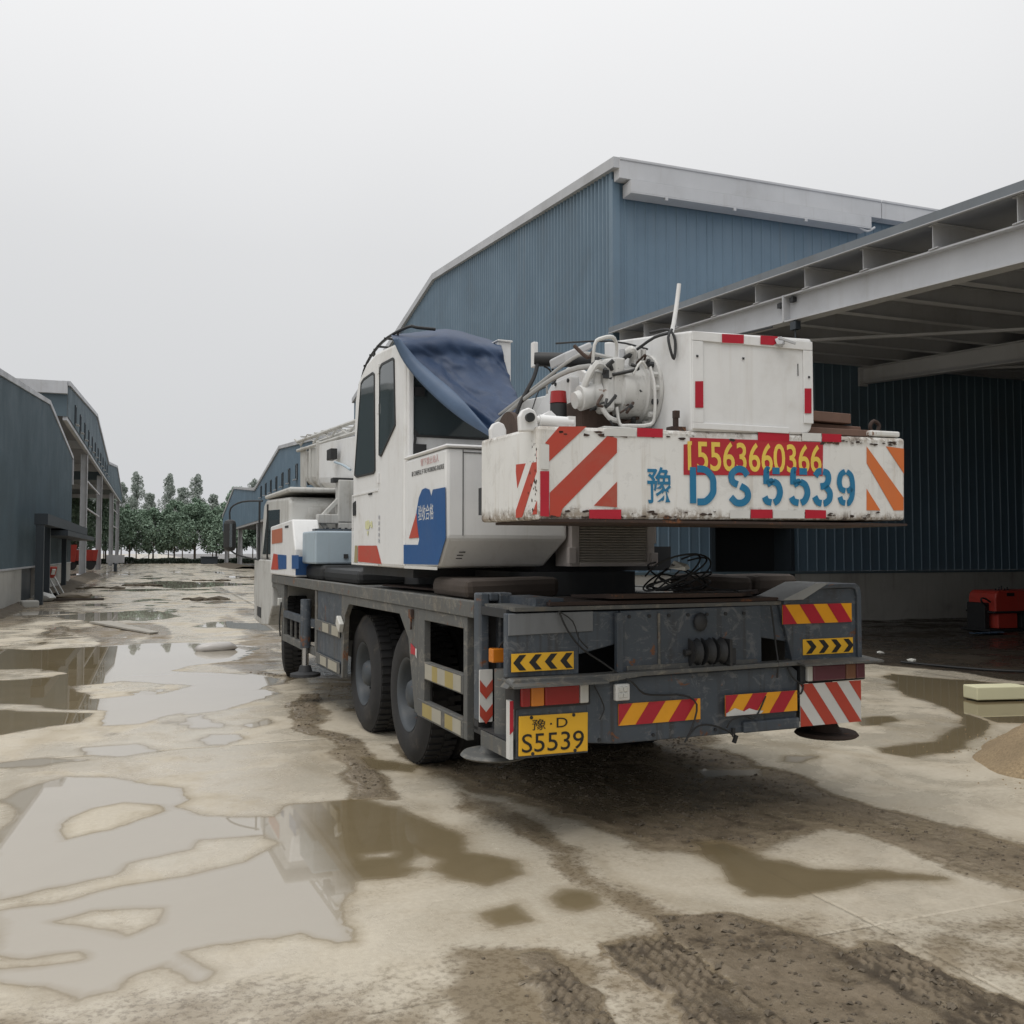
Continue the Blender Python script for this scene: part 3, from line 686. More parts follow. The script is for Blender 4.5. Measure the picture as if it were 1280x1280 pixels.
m = MB(); m.loft([(-.155, .0, cz(0)-.105), (-.10, .0, cz(0)-.105), (-.10, .0, cz(0)-.092), (-.155, .0, cz(0)-.092)], [(-.155, CY0-.3, cz(CY0-.3)-.105), (-.10, CY0-.3, cz(CY0-.3)-.105), (-.10, CY0-.3, cz(CY0-.3)-.092), (-.155, CY0-.3, cz(CY0-.3)-.092)])
m.build('drip_edge', M['galv'], cp)
for x in (3.4, 10.2):
    m = MB(); m.bar((x-3.2, -2, 5.9), (x+3.3, -9.0, 5.45), .05); m.build('wind_brace', M['steel_white'], cp)
m = MB(); m.box(37.9, 38, CY0, -.1, 0, 6.0); m.build('shading_end_wall', M['clad_dark'], cp)  # unseen wall added to shut out light at the far end

# --- unseen warehouse beyond the canopy, added to keep daylight out of the covered yard
nb = empty('warehouse', (XR, -3.4, 0), 0, 'unseen slate warehouse added to darken the covered yard, to the right of the viewer', 'warehouse', 'gabled warehouses along the yard')
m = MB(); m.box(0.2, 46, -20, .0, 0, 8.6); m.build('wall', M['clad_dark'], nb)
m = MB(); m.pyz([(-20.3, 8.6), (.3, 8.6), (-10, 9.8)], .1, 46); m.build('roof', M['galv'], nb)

# --- left, near: slate gable with plinth and entrance porch
w1 = empty('warehouse', (XL1, 26, 0), 0, 'dark slate corrugated warehouse on the left with pale plinth and steel entrance porch', 'warehouse', 'gabled warehouses along the yard')
A_, P_, E_ = 0, 17.4, 31.5
def t1(y): return 6.39 + y*.0855 if y < P_ else 7.87 - (y-P_)*.094
E1 = 29.6
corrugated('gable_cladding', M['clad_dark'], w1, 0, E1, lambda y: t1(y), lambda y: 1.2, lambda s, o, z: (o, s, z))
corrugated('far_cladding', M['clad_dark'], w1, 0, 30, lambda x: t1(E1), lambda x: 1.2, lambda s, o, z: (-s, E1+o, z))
m = MB(); m.box(-30, -.1, E1-.1, E1+.02, 0, 1.16); m.build('plinth', M['concrete'], w1)
m = MB(); m.box(-.1, .06, 0, 9.6, 0, 1.16); m.build('plinth', M['concrete'], w1, bevel=.01)
m = MB(); m.box(-.1, .06, 13.5, E1, 0, 1.16); m.build('plinth', M['concrete'], w1, bevel=.01)
m = MB(); m.box(-.02, .09, 0, E1, 1.163, 1.22); m.build('sill_flashing', M['galv'], w1)
m = MB(); m.box(-.2, -.08, 9.6, 13.5, 0, 1.16); m.build('door_panel', M['darkmetal'], w1)
for a, b in ((-.1, P_), (P_, E1+.15)):
    m = MB(); m.loft([(-.2, a, t1(a)-.02), (.10, a, t1(a)-.02), (.10, a, t1(a)+.16), (-.2, a, t1(a)+.16)], [(-.2, b, t1(b)-.02), (.10, b, t1(b)-.02), (.10, b, t1(b)+.16), (-.2, b, t1(b)+.16)])
    m.build('rake_trim', M['galv'], w1)
m = MB(); m.loft([(-.1,0,t1(0)+.1),(-.1,P_,t1(P_)+.1),(-.1,E1+.2,t1(E1)+.1),(-.1,E1+.2,t1(E1)+.02),(-.1,P_,t1(P_)+.02),(-.1,0,t1(0)+.02)], [(-30,0,t1(0)+.1),(-30,P_,t1(P_)+.1),(-30,E1+.2,t1(E1)+.1),(-30,E1+.2,t1(E1)+.02),(-30,P_,t1(P_)+.02),(-30,0,t1(0)+.02)]); m.build('roof', M['galv'], w1)
m = MB(); m.box(-30, -.1, -.1, 0, 0, t1(0)); m.build('wall', M['clad_dark'], w1)
m = MB(); m.box(-.1, .12, E1-.12, E1+.12, t1(E1)-1.4, t1(E1)-.05); m.build('corner_trim', M['galv'], w1)
po = empty('entrance_porch', (XL1, 33.5, 0), 0, 'dark flat-roofed steel porch on posts in front of the left warehouse entrance', 'porch')
m = MB(); m.box(.55, .95, .8, 5.9, 2.62, 2.98); m.box(.1, .95, 5.9, 20.5, 2.62, 2.98); m.box(.1, 1.15, 6, 23, 2.35, 2.55); m.build('roof_slab', M['darkmetal'], po)
for x, y, w in ((.72, .9, .24), (.5, 5.2, .26), (.35, 14.5, .2)):
    m = MB(); m.box(x-w/2, x+w/2, y-w/2, y+w/2, 0, 2.6 if y < 6 else 2.34); m.build('post', M['darkmetal'], po)

# --- open sheds with gabled fascias: left middle, left far, right far
def shed(name, x, side, y0, yp, y1, ze0, zp, ze1, zb, label, mat, cols, win=None, depth=34, crossb=True):
    s = empty(name, (x, y0, 0), 0, label, 'shed', 'gabled open sheds along the yard')
    yp, y1_ = yp-y0, y1-y0
    def tz(y): return ze0+(zp-ze0)*y/yp if y < yp else zp+(ze1-zp)*(y-yp)/(y1_-yp)
    corrugated('fascia_cladding', mat, s, 0, y1_, tz, lambda y: zb, lambda a, o, z: (-side*o, a, z), pitch=.5, depth=.05)
    m = MB(); m.box(*sorted((side*.02, side*.25)), 0, y1_, zb-.22, zb-.002); m.build('fascia_sill', M['galv'], s)
    for a, b in ((-.3, yp), (yp, y1_+.2)):
        za, zc = tz(max(a, 0)), tz(min(b, y1_))
        m = MB(); m.loft([(-side*.15, a, za-.05), (side*.3, a, za-.05), (side*.3, a, za+.22), (-side*.15, a, za+.22)], [(-side*.15, b, zc-.05), (side*.3, b, zc-.05), (side*.3, b, zc+.22), (-side*.15, b, zc+.22)])
        m.build('rake_trim', M['galv'], s)
    m = MB(); m.loft([(0,-.4,ze0+.1),(0,yp,zp+.1),(0,y1_+.4,ze1+.1),(0,y1_+.4,ze1-.05),(0,yp,zp-.05),(0,-.4,ze0-.05)], [(side*depth,-.4,ze0+.1),(side*depth,yp,zp+.1),(side*depth,y1_+.4,ze1+.1),(side*depth,y1_+.4,ze1-.05),(side*depth,yp,zp-.05),(side*depth,-.4,ze0-.05)])
    m.build('roof', M['deckunder'], s)
    # near end: eaves fascia and short cladding band
    m = MB(); m.box(*sorted((side*.0, side*depth)), -.45, -.1, ze0-.55, ze0+.18); m.build('eaves_fascia', M['steel_white'], s)
    m = MB(); m.box(*sorted((side*.02, side*depth)), -.1, -.02, zb, ze0-.5); m.build('end_cladding', mat, s)
    for k, yc in enumerate(cols):
        c = MB(); ya = yc-y0
        c.box(*sorted((side*.1, side*.14)), ya-.22, ya+.22, 0, zb-.22); c.box(*sorted((side*.56, side*.60)), ya-.22, ya+.22, 0, zb-.22); c.box(*sorted((side*.14, side*.56)), ya-.02, ya+.02, 0, zb-.22)
        c.build('column', M['steel_white'], s)
        b = MB(); b.bar((side*.4, ya, zb+.5), (side*depth, ya, zb+.5), .3, .6); b.build('rafter', M['steel_white'], s)
    for q in (.33, .66, .99):
        for k, yc in enumerate(cols[::2] if depth > 20 else []):
            c = MB(); ya = yc-y0; c.box(*sorted((side*depth*q, side*depth*q+side*.4)), ya-.2, ya+.2, 0, zb+.3); c.build('column', M['steel_white'], s)
    if crossb:
        for a, b in zip(cols, cols[1:]):
            for z in (zb*.55, zb*.78):
                c = MB(); c.bar((side*.35, a-y0+.25, z), (side*.35, b-y0-.25, z), .12, .12); c.build('tie_beam', M['steel_white'], s)
    if win:
        w0, w1_, st, z0, z1 = win; y = w0-y0
        while y < w1_-y0:
            f = MB(); f.box(*sorted((-side*.02, -side*.11)), y-.38, y+.38, z0-.08, z0); f.box(*sorted((-side*.02, -side*.11)), y-.38, y+.38, z1, z1+.08)
            f.box(*sorted((-side*.02, -side*.11)), y-.38, y-.30, z0, z1); f.box(*sorted((-side*.02, -side*.11)), y+.30, y+.38, z0, z1)
            w = f.build('window', M['darkmetal'], s)
            g = MB(); g.box(*sorted((-side*.055, -side*.075)), y-.3, y+.3, z0, z1); g.build('pane', M['glass'], w)
            f2 = MB(); f2.box(*sorted((-side*.12, -side*.30)), y-.42, y+.42, z0-.14, z0-.09); f2.build('sill', M['galv'], w)
            y += st
    return s
shed('open_shed', XL2, -1, 61.4, 89.8, 114, 11.6, 13.6, 11.5, 9.75, 'tall open shed on the left with small windows in its fascia and pale columns', M['clad_dark'], [82, 104.6], win=(66.5, 112, 4.4, 10.0, 11.05), depth=46)
shed('open_shed', XL2, -1, 114.3, 139, 162, 11.6, 13.3, 10.7, 9.75, 'farthest open shed on the left, plain gabled fascia on pale columns', M['clad_dark'], [134, 156], depth=46)
shed('open_shed', XR, 1, 53, 79, 99, 8.35, 10.24, 8.05, 4.9, 'blue open shed with small windows in its fascia, beyond the crane boom', M['clad_blue'], [56, 77.5, 98.4], win=(57, 94, 4.0, 7.05, 8.0), depth=44, crossb=False)
shed('open_shed', XR, 1, 99.3, 126, 147, 8.05, 9.95, 7.0, 4.9, 'farthest open shed on the right beside the round truck mirror, plain blue fascia', M['clad_blue'], [121, 144], depth=44, crossb=False)

# ------------------------------------------------------------------ the truck crane (one thing)
cr_ = empty('truck_crane', CR_LOC, CR_ROT, 'white and grey truck crane with striped counterweight, parked with its rear to the viewer', 'truck crane')
C = cr_
SM = Matrix.Translation((0, 3.4, 0)) @ Matrix.Rotation(-R(3), 4, 'Z')      # slewed rear platform frame
def text_obj(body, name, mat, parent, origin, xdir, updir, w, h, th=.002, offset=0.0, off=.0015):
    """flat lettering stretched to w x h; origin is its lower left corner"""
    cu = bpy.data.curves.new(name, 'FONT'); cu.body = body; cu.offset = offset; cu.resolution_u = 4
    ob = bpy.data.objects.new(name, cu); COL.objects.link(ob)
    dg = bpy.context.evaluated_depsgraph_get(); me = bpy.data.meshes.new_from_object(ob.evaluated_get(dg))
    bpy.data.objects.remove(ob); bpy.data.curves.remove(cu)
    n = len(me.vertices); co = np.empty(n*3); me.vertices.foreach_get('co', co); co = co.reshape(-1, 3)
    lo, hi = co.min(0), co.max(0)
    xd, ud = Vector(xdir).normalized(), Vector(updir).normalized(); nd = xd.cross(ud)
    o = Vector(origin)
    new = [o + xd*((c[0]-lo[0])/(hi[0]-lo[0])*w) + ud*((c[1]-lo[1])/(hi[1]-lo[1])*h) + nd*off for c in co]
    me.vertices.foreach_set('co', [a for v in new for a in v]); me.name = name
    b = bmesh.new(); b.from_mesh(me)
    r = bmesh.ops.extrude_face_region(b, geom=b.faces[:])
    bmesh.ops.translate(b, verts=[v for v in r['geom'] if isinstance(v, bmesh.types.BMVert)], vec=nd*th)
    bmesh.ops.recalc_face_normals(b, faces=b.faces); b.to_mesh(me); b.free()
    me.materials.clear(); me.materials.append(mat)
    me.polygons.foreach_set('use_smooth', [False]*len(me.polygons))
    return link(name, me, parent)
def stripes_plate(name, parent, x0, x1, z0, z1, y, mats, k, slant, n, first=0, tag_=None):
    """board with slanted bands on a rear-facing plane; bands are pieces of the board"""
    base = MB(); base.box(x0, x1, y, y+.004, z0, z1)
    o = base.build(name, mats[0], parent)
    h = z1-z0; wd = (x1-x0)/n
    for i in range(-3, n+3):
        if (i+first) % 2 == 0: continue
        p = [(x0+i*wd, z0), (x0+(i+1)*wd, z0), (x0+(i+1)*wd+slant*h, z1), (x0+i*wd+slant*h, z1)]
        p = clip(p, x0, x1, z0, z1)
        if len(p) > 2: flat([(a, y, b) for a, b in p], 'stripe', mats[1], o, .0012, n=(0,-1,0))
    return o
def clip(p, x0, x1, z0, z1):
    for ax, lim, sg in ((0, x0, 1), (0, x1, -1), (1, z0, 1), (1, z1, -1)):
        q = []
        for i in range(len(p)):
            a, b = p[i], p[(i+1) % len(p)]
            ia, ib = sg*(a[ax]-lim) >= -1e-9, sg*(b[ax]-lim) >= -1e-9
            if ia: q.append(a)
            if ia != ib:
                t = (lim-a[ax])/(b[ax]-a[ax]); q.append((a[0]+(b[0]-a[0])*t, a[1]+(b[1]-a[1])*t))
        p = q
        if not p: return []
    return p

# ---------------- chassis rear
G_ = M['grey']
m = MB()
m.pxz([(-1.29,.985),(-.83,.985),(-.83,1.35),(-1.29,1.35)], .04, .10)
m.pxz([(-.83,1.10),(-.56,1.155),(-.56,1.35),(-.83,1.35)], .04, .10)
m.pxz([(-.56,.985),(.48,.985),(.48,1.36),(-.56,1.35)], .02, .10)
m.pxz([(.48,1.155),(.726,1.115),(.726,1.37),(.48,1.36)], .04, .10)
m.pxz([(.726,.985),(1.27,.985),(1.27,1.42),(.726,1.37)], .04, .10)
m.build('outrigger_box_face', G_, C, bevel=.006)
m = MB(); m.pxz([(-1.285,1.225),(-.74,1.235),(-.74,1.352),(-1.285,1.35)], .028, .04); m.build('doubler_plate', painted('scuffed_grey_plate', (.17,.18,.19), .4, .4, (.07,.07,.07), streak=.3, chips=.3, seed=31), C, bevel=.003)
m = MB(); m.box(-1.27, 1.27, .55, .62, .6, 1.35); m.box(-1.27, 1.27, .10, .62, .58, .62); m.box(-1.27, 1.27, .101, .55, 1.32, 1.37)
m.build('outrigger_box', M['dark'], C)
m = MB(); m.box(-.60, -.56, -.01, .02, .985, 1.34); m.box(-.565,-.555,.0,.02,.985,1.34); m.build('rib', G_, C)
m = MB(); m.pxz([(-1.33,.935),(-.76,.93),(-.44,.962),(.77,.972),(.77,1.0),(-.44,.99),(-.76,.985),(-1.28,.985)], -.045, .06); m.build('ledge', M['grey_dusty'], C, bevel=.005)
m = MB(); m.pxz([(-.80,.585),(-.605,.565),(.45,.563),(.735,.56),(.75,.93),(.70,.965),(-.44,.955),(-.80,.925)], .0, .06); m.build('bumper_beam', G_, C, bevel=.008)
m = MB(); m.box(-1.2, 1.2, .06, .5, .60, .66); m.box(.22,.24,-.02,0,.56,.60); m.build('underrun_beam', M['dark'], C)
m = MB(); m.box(.30,.74,-.03,.0,.565,.635); m.build('beam_patch', G_, C, bevel=.01)
# towing sheaves in the middle
for x in (-.05, .045, .13):
    m = MB(); m.lathe_x([(x-.03,.0),(x-.03,.085),(x-.012,.07),(x+.012,.07),(x+.03,.085),(x+.03,0)], (0,.02,1.085), 28); m.build('tow_sheave', M['dark'], C, smooth=True)
m = MB(); m.cyl((-.12,.0,1.085),(.20,.0,1.085),.02); m.box(.175,.195,-.06,.03,1.0,1.16); m.box(.195,.25,-.02,.03,1.0,1.10); m.build('sheave_pin', M['dark'], C, smooth=True)
m = MB(); m.ico((.0,.0,1.27), .05, 2, (1,.5,1.2)); m.build('hook_boss', M['dark'], C, smooth=True)
# deck top at the tail
for x in [-.50+.14*k for k in range(7)]:
    m = MB(); m.cyl((x,.012,1.315),(x,.022,1.315),.012,n=6); m.build('bolt', M['dark'], C)
m = MB(); m.box(-.52,.44,.014,.022,.992,1.02); m.box(-.30,-.285,.012,.02,1.02,1.33); m.build('weld_strip', M['grey_dusty'], C)
for x in (-.72,-.35,.1,.5):
    m = MB(); m.cyl((x,-.012,.60),(x,.0,.60),.011,n=6); m.build('bolt', M['dark'], C)
m = MB(); m.box(-1.25, .64, .02, .66, 1.362, 1.385); m.build('tail_deck', M['grey_dusty'], C)
m = MB(); m.pxz([(.64,1.39),(.93,1.492),(1.24,1.494),(1.275,1.47),(1.286,1.42),(1.286,.985),(1.25,.985),(1.25,1.41),(1.235,1.455),(1.2,1.465),(.93,1.462),(.64,1.36)], -.012, .34)
m.build('corner_guard', G_, C, bevel=.006)
m = MB(); m.pxz([(.62,1.36),(.93,1.46),(1.25,1.46),(1.25,.985),(.72,.985)], .01, .03); m.build('guard_web', G_, C)
m = MB(); m.loft([(.60,-.03,1.392),(.88,-.03,1.50),(1.0,-.03,1.503),(.78,-.03,1.395)], [(.62,.30,1.392),(.90,.30,1.50),(1.02,.30,1.503),(.80,.30,1.395)]); m.build('guard_top_plate', painted('bare_pale_plate', (.30,.31,.31), .5, .5, (.12,.1,.08), chips=.4, seed=33), C, bevel=.003)
# left rear post: inverted U
m = MB(); m.box(-1.275,-1.215,.50,.62,.66,1.45); m.box(-1.15,-1.06,.50,.62,.66,1.45); m.box(-1.215,-1.15,.50,.62,1.40,1.45); m.box(-1.215,-1.15,.57,.60,.66,1.40)
m.build('stabiliser_housing', G_, C, bevel=.01)
m = MB(); m.box(-1.08,-.9,.101,.6,1.385,1.43); m.build('housing_cap', G_, C)
m = MB(); m.box(-1.285,-1.20,.485,.498,.66,.98); pl = m.build('side_marker_plate', M['tapewhite'], C)
for a, b in ((.70, .0), (.85, .0)):
    flat([(-1.285,.485,a),(-1.243,.485,a-.05),(-1.20,.485,a),(-1.20,.485,a+.07),(-1.243,.485,a+.02),(-1.285,.485,a+.07)], 'chevron', M['stripered'], pl, n=(0,-1,0))
m = MB(); m.box(-1.255,-1.17,.35,.42,1.035,1.12); m.build('side_lamp', M['lens_amber'], C, bevel=.008)
m = MB(); m.tube([(-1.2,.4,1.10),(-1.18,.36,1.16),(-1.14,.34,1.15)], .006); m.build('lamp_lead', M['black'], C)
# rear side gusset
m = MB(); m.pyz([(.10,.985),(.50,.985),(.50,.62),(.25,.60),(.12,.75)], -1.17, -1.14); m.build('side_gusset', M['grey_dusty'], C)
m = MB(); m.cyl((-1.18,.32,.62),(-1.18,.32,1.0),.07); m.build('stabiliser_leg', M['grey_dusty'], C, smooth=True)
m = MB(); m.cyl((1.18,.28,.50),(1.18,.28,1.0),.08); m.build('stabiliser_leg', M['dark'], C, smooth=True)
# stabiliser float dishes
for (x, y, z, mt) in ((-1.17,.52,.44,M['grey_dusty']), (1.19,.24,.44,M['rust'])):
    m = MB(); m.lathe_z([(0,.14),(0,.20),(.012,.215),(.03,.20),(.035,.10),(.09,.07),(.16,.065)], (x,y,z), 36); m.build('float_dish', mt, C, smooth=True)
# lamps, plates
def lamp_box(x0, x1, z0, z1, segs, shelf):
    m = MB(); m.box(x0-.035, x1+.02, -.01, .12, z0-.015, z1+.015); o = m.build('tail_lamp', M['dark'], C, bevel=.006)
    for a, b, mt in segs:
        m = MB(); m.box(x0+(x1-x0)*a+.002, x0+(x1-x0)*b-.002, -.035, -.008, z0, z1); m.build('lens', mt, o, bevel=.008)
    m = MB(); m.loft([(shelf[0],-.13,shelf[2]-.01),(shelf[1],-.13,shelf[2]-.01),(shelf[1],-.13,shelf[2]+.002),(shelf[0],-.13,shelf[2]+.002)],[(shelf[0]+.02,.10,shelf[2]+.012),(shelf[1]-.02,.10,shelf[2]+.012),(shelf[1]-.02,.10,shelf[2]+.024),(shelf[0]+.02,.10,shelf[2]+.024)])
    m.build('shade', M['grey_dusty'], o)
lamp_box(-1.235,-.80,.825,.935,[(0,.14,M['lens_red']),(.14,.34,M['lens_amber']),(.34,.86,M['lens_red']),(.86,1,M['lens_clear'])],(-1.32,-.72,.955))
lamp_box(.80,1.29,.862,.962,[(0,.10,M['lens_clear']),(.10,.66,M['lens_dull']),(.66,.84,M['lens_dull_amber']),(.84,1,M['lens_dull'])],(.70,1.36,.985))
m = MB(); m.box(-1.25,-.79,.005,.03,.53,.81); m.build('plate_bracket', G_, C)
m = MB(); m.box(-1.245,-.805,-.012,.002,.533,.758); np_ = m.build('number_plate', M['yellow'], C, bevel=.004)
np_.rotation_euler = (0, R(.6), 0)
XD, UD = (1,0,0), (0,0,1)
text_obj('豫', 'plate_text', M['ink'], np_, (-1.165,-.0125,.675), XD, UD, .085, .062, .001)
text_obj('·', 'plate_text', M['ink'], np_, (-1.052,-.0125,.70), XD, UD, .012, .012, .001)
text_obj('D', 'plate_text', M['ink'], np_, (-1.01,-.0125,.682), XD, UD, .07, .055, .001)
text_obj('S5539', 'plate_text', M['ink'], np_, (-1.228,-.0125,.552), XD, UD, .395, .105, .001)
for x, z in ((-1.17,.748),(-.90,.748),(-1.16,.543),(-.89,.543)):
    m = MB(); m.cyl((x,-.016,z),(x,-.010,z),.01); m.build('screw', M['dark'], np_)
o = stripes_plate('side_reflector', C, 0, .001, 0, .001, 0, (M['tapewhite'], M['red']), 0, 0, 1) if False else None
m = MB(); m.box(-1.292,-1.27,-.0,.05,.53,.86); sr = m.build('side_reflector', M['tapewhite'], C)
flat([(-1.292,.0,.67),(-1.27,.0,.69),(-1.27,.0,.86),(-1.292,.0,.86)], 'stripe', M['red'], sr, n=(0,-1,0))
m = MB(); m.box(-1.292,-1.286,.05,.45,.53,.62); m.build('lower_skirt', M['grey_dusty'], C)
stripes_plate('hazard_board', C, .742,1.25,.575,.848,-.03,(M['tapewhite'],M['stripered']),0,-.75,5,1)
stripes_plate('reflector_strip', C, -.592,-.012,.672,.800,-.008,(M['amber'],M['red']),0,.75,5,0)
stripes_plate('reflector_strip', C, .152,.712,.682,.812,-.038,(M['amber'],M['red']),0,.75,5,0)
flat([(.155,-.0405,.683),(.42,-.0405,.684),(.44,-.0405,.70),(.38,-.0405,.706),(.33,-.0405,.722),(.29,-.0405,.705),(.22,-.0405,.73),(.155,-.0405,.70)], 'torn_patch', M['tapewhite'], C, n=(0,-1,0))
stripes_plate('reflector_strip', C, .635,1.212,1.236,1.362,.002,(M['amber'],M['red']),0,-.75,5,1)
def chev(x0, x1, z0, z1, y, d):
    m = MB(); m.box(x0, x1, y, y+.004, z0, z1); o = m.build('chevron_strip', M['yellow'], C)
    n = 4; w = (x1-x0)/n; zc = (z0+z1)/2
    for i in range(n):
        a = x0+i*w+(.22*w if d > 0 else .1*w); t = w*.42; k = w*.4
        if d < 0: P = [(a,zc),(a+k,z1-.008),(a+k+t,z1-.008),(a+t,zc),(a+k+t,z0+.008),(a+k,z0+.008)]
        else: P = [(a+k,zc),(a,z1-.008),(a+t,z1-.008),(a+k+t,zc),(a+t,z0+.008),(a,z0+.008)]
        P1 = clip([P[0],P[1],P[2],P[3]], x0, x1, z0, z1); P2 = clip([P[0],P[3],P[4],P[5]], x0, x1, z0, z1)
        for Q in (P1, P2):
            if len(Q) > 2: flat([(u,y,v) for u,v in Q], 'chevron', M['ink'], o, .001, n=(0,-1,0))
chev(-1.27,-.872,1.018,1.122,.024,-1); chev(.80,1.22,1.03,1.132,.0035,1)
m = MB(); m.box(-.625,-.525,-.035,-.0,.822,.922); wl = m.build('reversing_lamp', M['tapewhite'], C, bevel=.01)
for a in (-.605,-.572):
    for b in (.84,.876):
        m = MB(); m.box(a, a+.028, -.042, -.034, b, b+.03); m.build('lens', M['lens_clear'], wl, bevel=.004)
# wiring
for P, r in (([(-.98,.0,1.36),(-.93,-.01,1.25),(-.84,-.02,1.14),(-.70,-.02,1.05),(-.60,-.03,.98),(-.52,-.05,.93),(-.44,-.05,.86),(-.30,-.03,.84),(-.15,-.03,.83),(-.06,-.04,.77),(-.10,-.05,.64),(-.17,-.07,.555)], .006),
             ([(-.17,-.07,.555),(-.09,-.06,.63),(0,-.05,.645),(.10,-.05,.62),(.17,-.06,.585),(.19,-.07,.555)], .006),
             ([(.16,-.04,.61),(.19,-.05,.66),(.28,-.06,.68),(.35,-.05,.655),(.40,-.05,.70),(.46,-.04,.79)], .005),
             ([(.54,-.0,1.36),(.55,-.01,1.25),(.565,-.015,1.10),(.56,-.04,1.0),(.56,-.03,.90)], .006),
             ([(-.76,-.02,.92),(-.72,-.03,.84),(-.70,-.03,.78),(-.73,-.03,.72)], .004),
             ([(.66,-.01,.96),(.68,-.03,.90),(.72,-.05,.86),(.76,-.04,.84),(.74,-.04,.79),(.70,-.03,.80)], .006),
             ([(-.98,.0,1.36),(-.90,-.02,1.30),(-.86,-.02,1.20),(-.80,-.02,1.14)], .004)):
    m = MB(); m.tube(P, r); m.build('wiring', M['black'], C, smooth=True)
m = MB(); m.obox((.20,-.07,.545),(.02,.02,.05),(0,.4,0)); m.build('wiring_plug', M['black'], C)

# ---------------- chassis side, deck and frames
D_ = M['grey_dusty']
m = MB(); m.box(-1.25,1.25,.66,8.62,1.352,1.378); m.build('deck', D_, C)
m = MB(); m.box(-1.262,-1.20,.66,8.62,1.285,1.392); m.build('edge_beam', D_, C, bevel=.006)
m = MB(); m.box(1.20,1.262,.66,8.62,1.285,1.392); m.build('edge_beam', D_, C, bevel=.006)
for s in (-1, 1):
    m = MB(); m.box(*sorted((s*.30,s*.46)), .62, 9.6, .78, 1.25); m.build('chassis_rail', M['dark'], C)
m = MB(); m.box(-.3,.3,1.5,9.4,.9,1.2); m.box(-.9,.9,4.6,6.9,.55,1.30); m.build('chassis_core', M['dark'], C)
X0, X1 = -1.25, -1.20
def sidebits(sg):
    a, b = (X0, X1) if sg < 0 else (1.20, 1.25)
    m = MB(); m.box(a,b,.80,.87,.49,1.283); m.box(a,b,1.70,1.86,.49,1.283); m.box(a,b,.87,1.70,1.205,1.283); m.build('side_frame', D_, C, bevel=.004)
    m = MB(); m.box(a-.004*1 if sg<0 else a,b,.872,1.698,.775,.902); m.build('side_slat', D_, C, bevel=.004)
    m = MB(); m.box(a-.004 if sg<0 else a,b,.872,1.85,.49,.615); m.build('side_slat', D_, C, bevel=.004)
    m = MB(); m.pyz([(1.862,1.283),(1.862,.50),(1.93,.50),(2.10,1.04),(2.34,1.215),(4.06,1.205),(4.22,1.08),(4.30,.47),(4.36,.47),(4.36,1.283)], a, b); m.build('wheel_arch', D_, C, bevel=.004)
    m = MB(); m.box(a+.01,b,4.362,5.55,.46,1.283); m.build('side_panel', M['grey'], C, bevel=.004)
    for z in (.85, .49):
        m = MB(); m.box(a-.01 if sg<0 else b,a if sg<0 else b+.01,4.40,5.56,z,z+.12); m.build('side_rail', D_, C, bevel=.004)
    for y in (5.60, 7.70):
        m = MB(); m.box(a,b,y-.04,y+.06,.55,1.283); m.build('side_post', D_, C, bevel=.004)
    for z in (.86, .55):
        m = MB(); m.box(a-.004 if sg<0 else b,b if sg<0 else b+.004,5.665,7.655,z,z+.085); m.build('side_slat', D_ if z < .8 else M['grey'], C, bevel=.004)
    for y in (6.6, 6.9, 7.2):
        m = MB(); m.box(a+.01,b-.02,y,y+.03,.64,.86); m.build('guard_bar', D_, C)
    m = MB(); m.pyz([(7.765,1.283),(7.765,.9),(7.95,1.12),(8.3,1.22),(8.62,1.22),(8.62,1.283)], a, b); m.build('wheel_arch', D_, C)
sidebits(-1); sidebits(1)
TY = plain('dull_yellow_tape', (.34,.27,.10), .5); TW = plain('dull_pale_tape', (.36,.34,.28), .5)
for z0, z1, L in ((.785,.892,((.90,1.05,TW),(1.05,1.22,TY),(1.22,1.38,TW),(1.38,1.50,TY),(1.50,1.66,TW))), (.505,.60,((.90,1.06,TW),(1.06,1.22,TY),(1.30,1.5,TW),(1.5,1.72,TY))), (.86,.955,((4.45,4.75,TW),(4.9,5.2,TW))), (.50,.595,((4.5,4.9,TW),(5.0,5.3,TW)))):
    for ya, yb, mt in L: flat([(-1.2545 if ya < 3 else -1.2605,ya,z0),(-1.2545 if ya < 3 else -1.2605,yb,z0),(-1.2545 if ya < 3 else -1.2605,yb,z1),(-1.2545 if ya < 3 else -1.2605,ya,z1)], 'reflective_tape', mt, C, .0012, n=(-1,0,0))
m = MB(); m.box(-.85,-.42,.9,1.66,.52,1.15); m.box(.42,.85,.9,1.66,.52,1.15); m.build('battery_box', M['dark'], C)
flat([(-1.252,1.90,.98),(-1.252,2.02,1.01),(-1.252,2.02,.93),(-1.252,1.90,.93)], 'side_reflex', M['red'], C, n=(-1,0,0)); flat([(-1.252,1.87,.98),(-1.252,1.90,.98),(-1.252,1.90,.93),(-1.252,1.87,.91)], 'side_reflex', M['tapewhite'], C, n=(-1,0,0))
m = MB(); m.box(-1.275,-1.252,1.95,2.02,1.20,1.27); m.tube([(-1.265,1.98,1.2),(-1.268,1.97,1.14),(-1.262,1.99,1.12)], .008); m.build('lashing_hook', M['rust'], C)
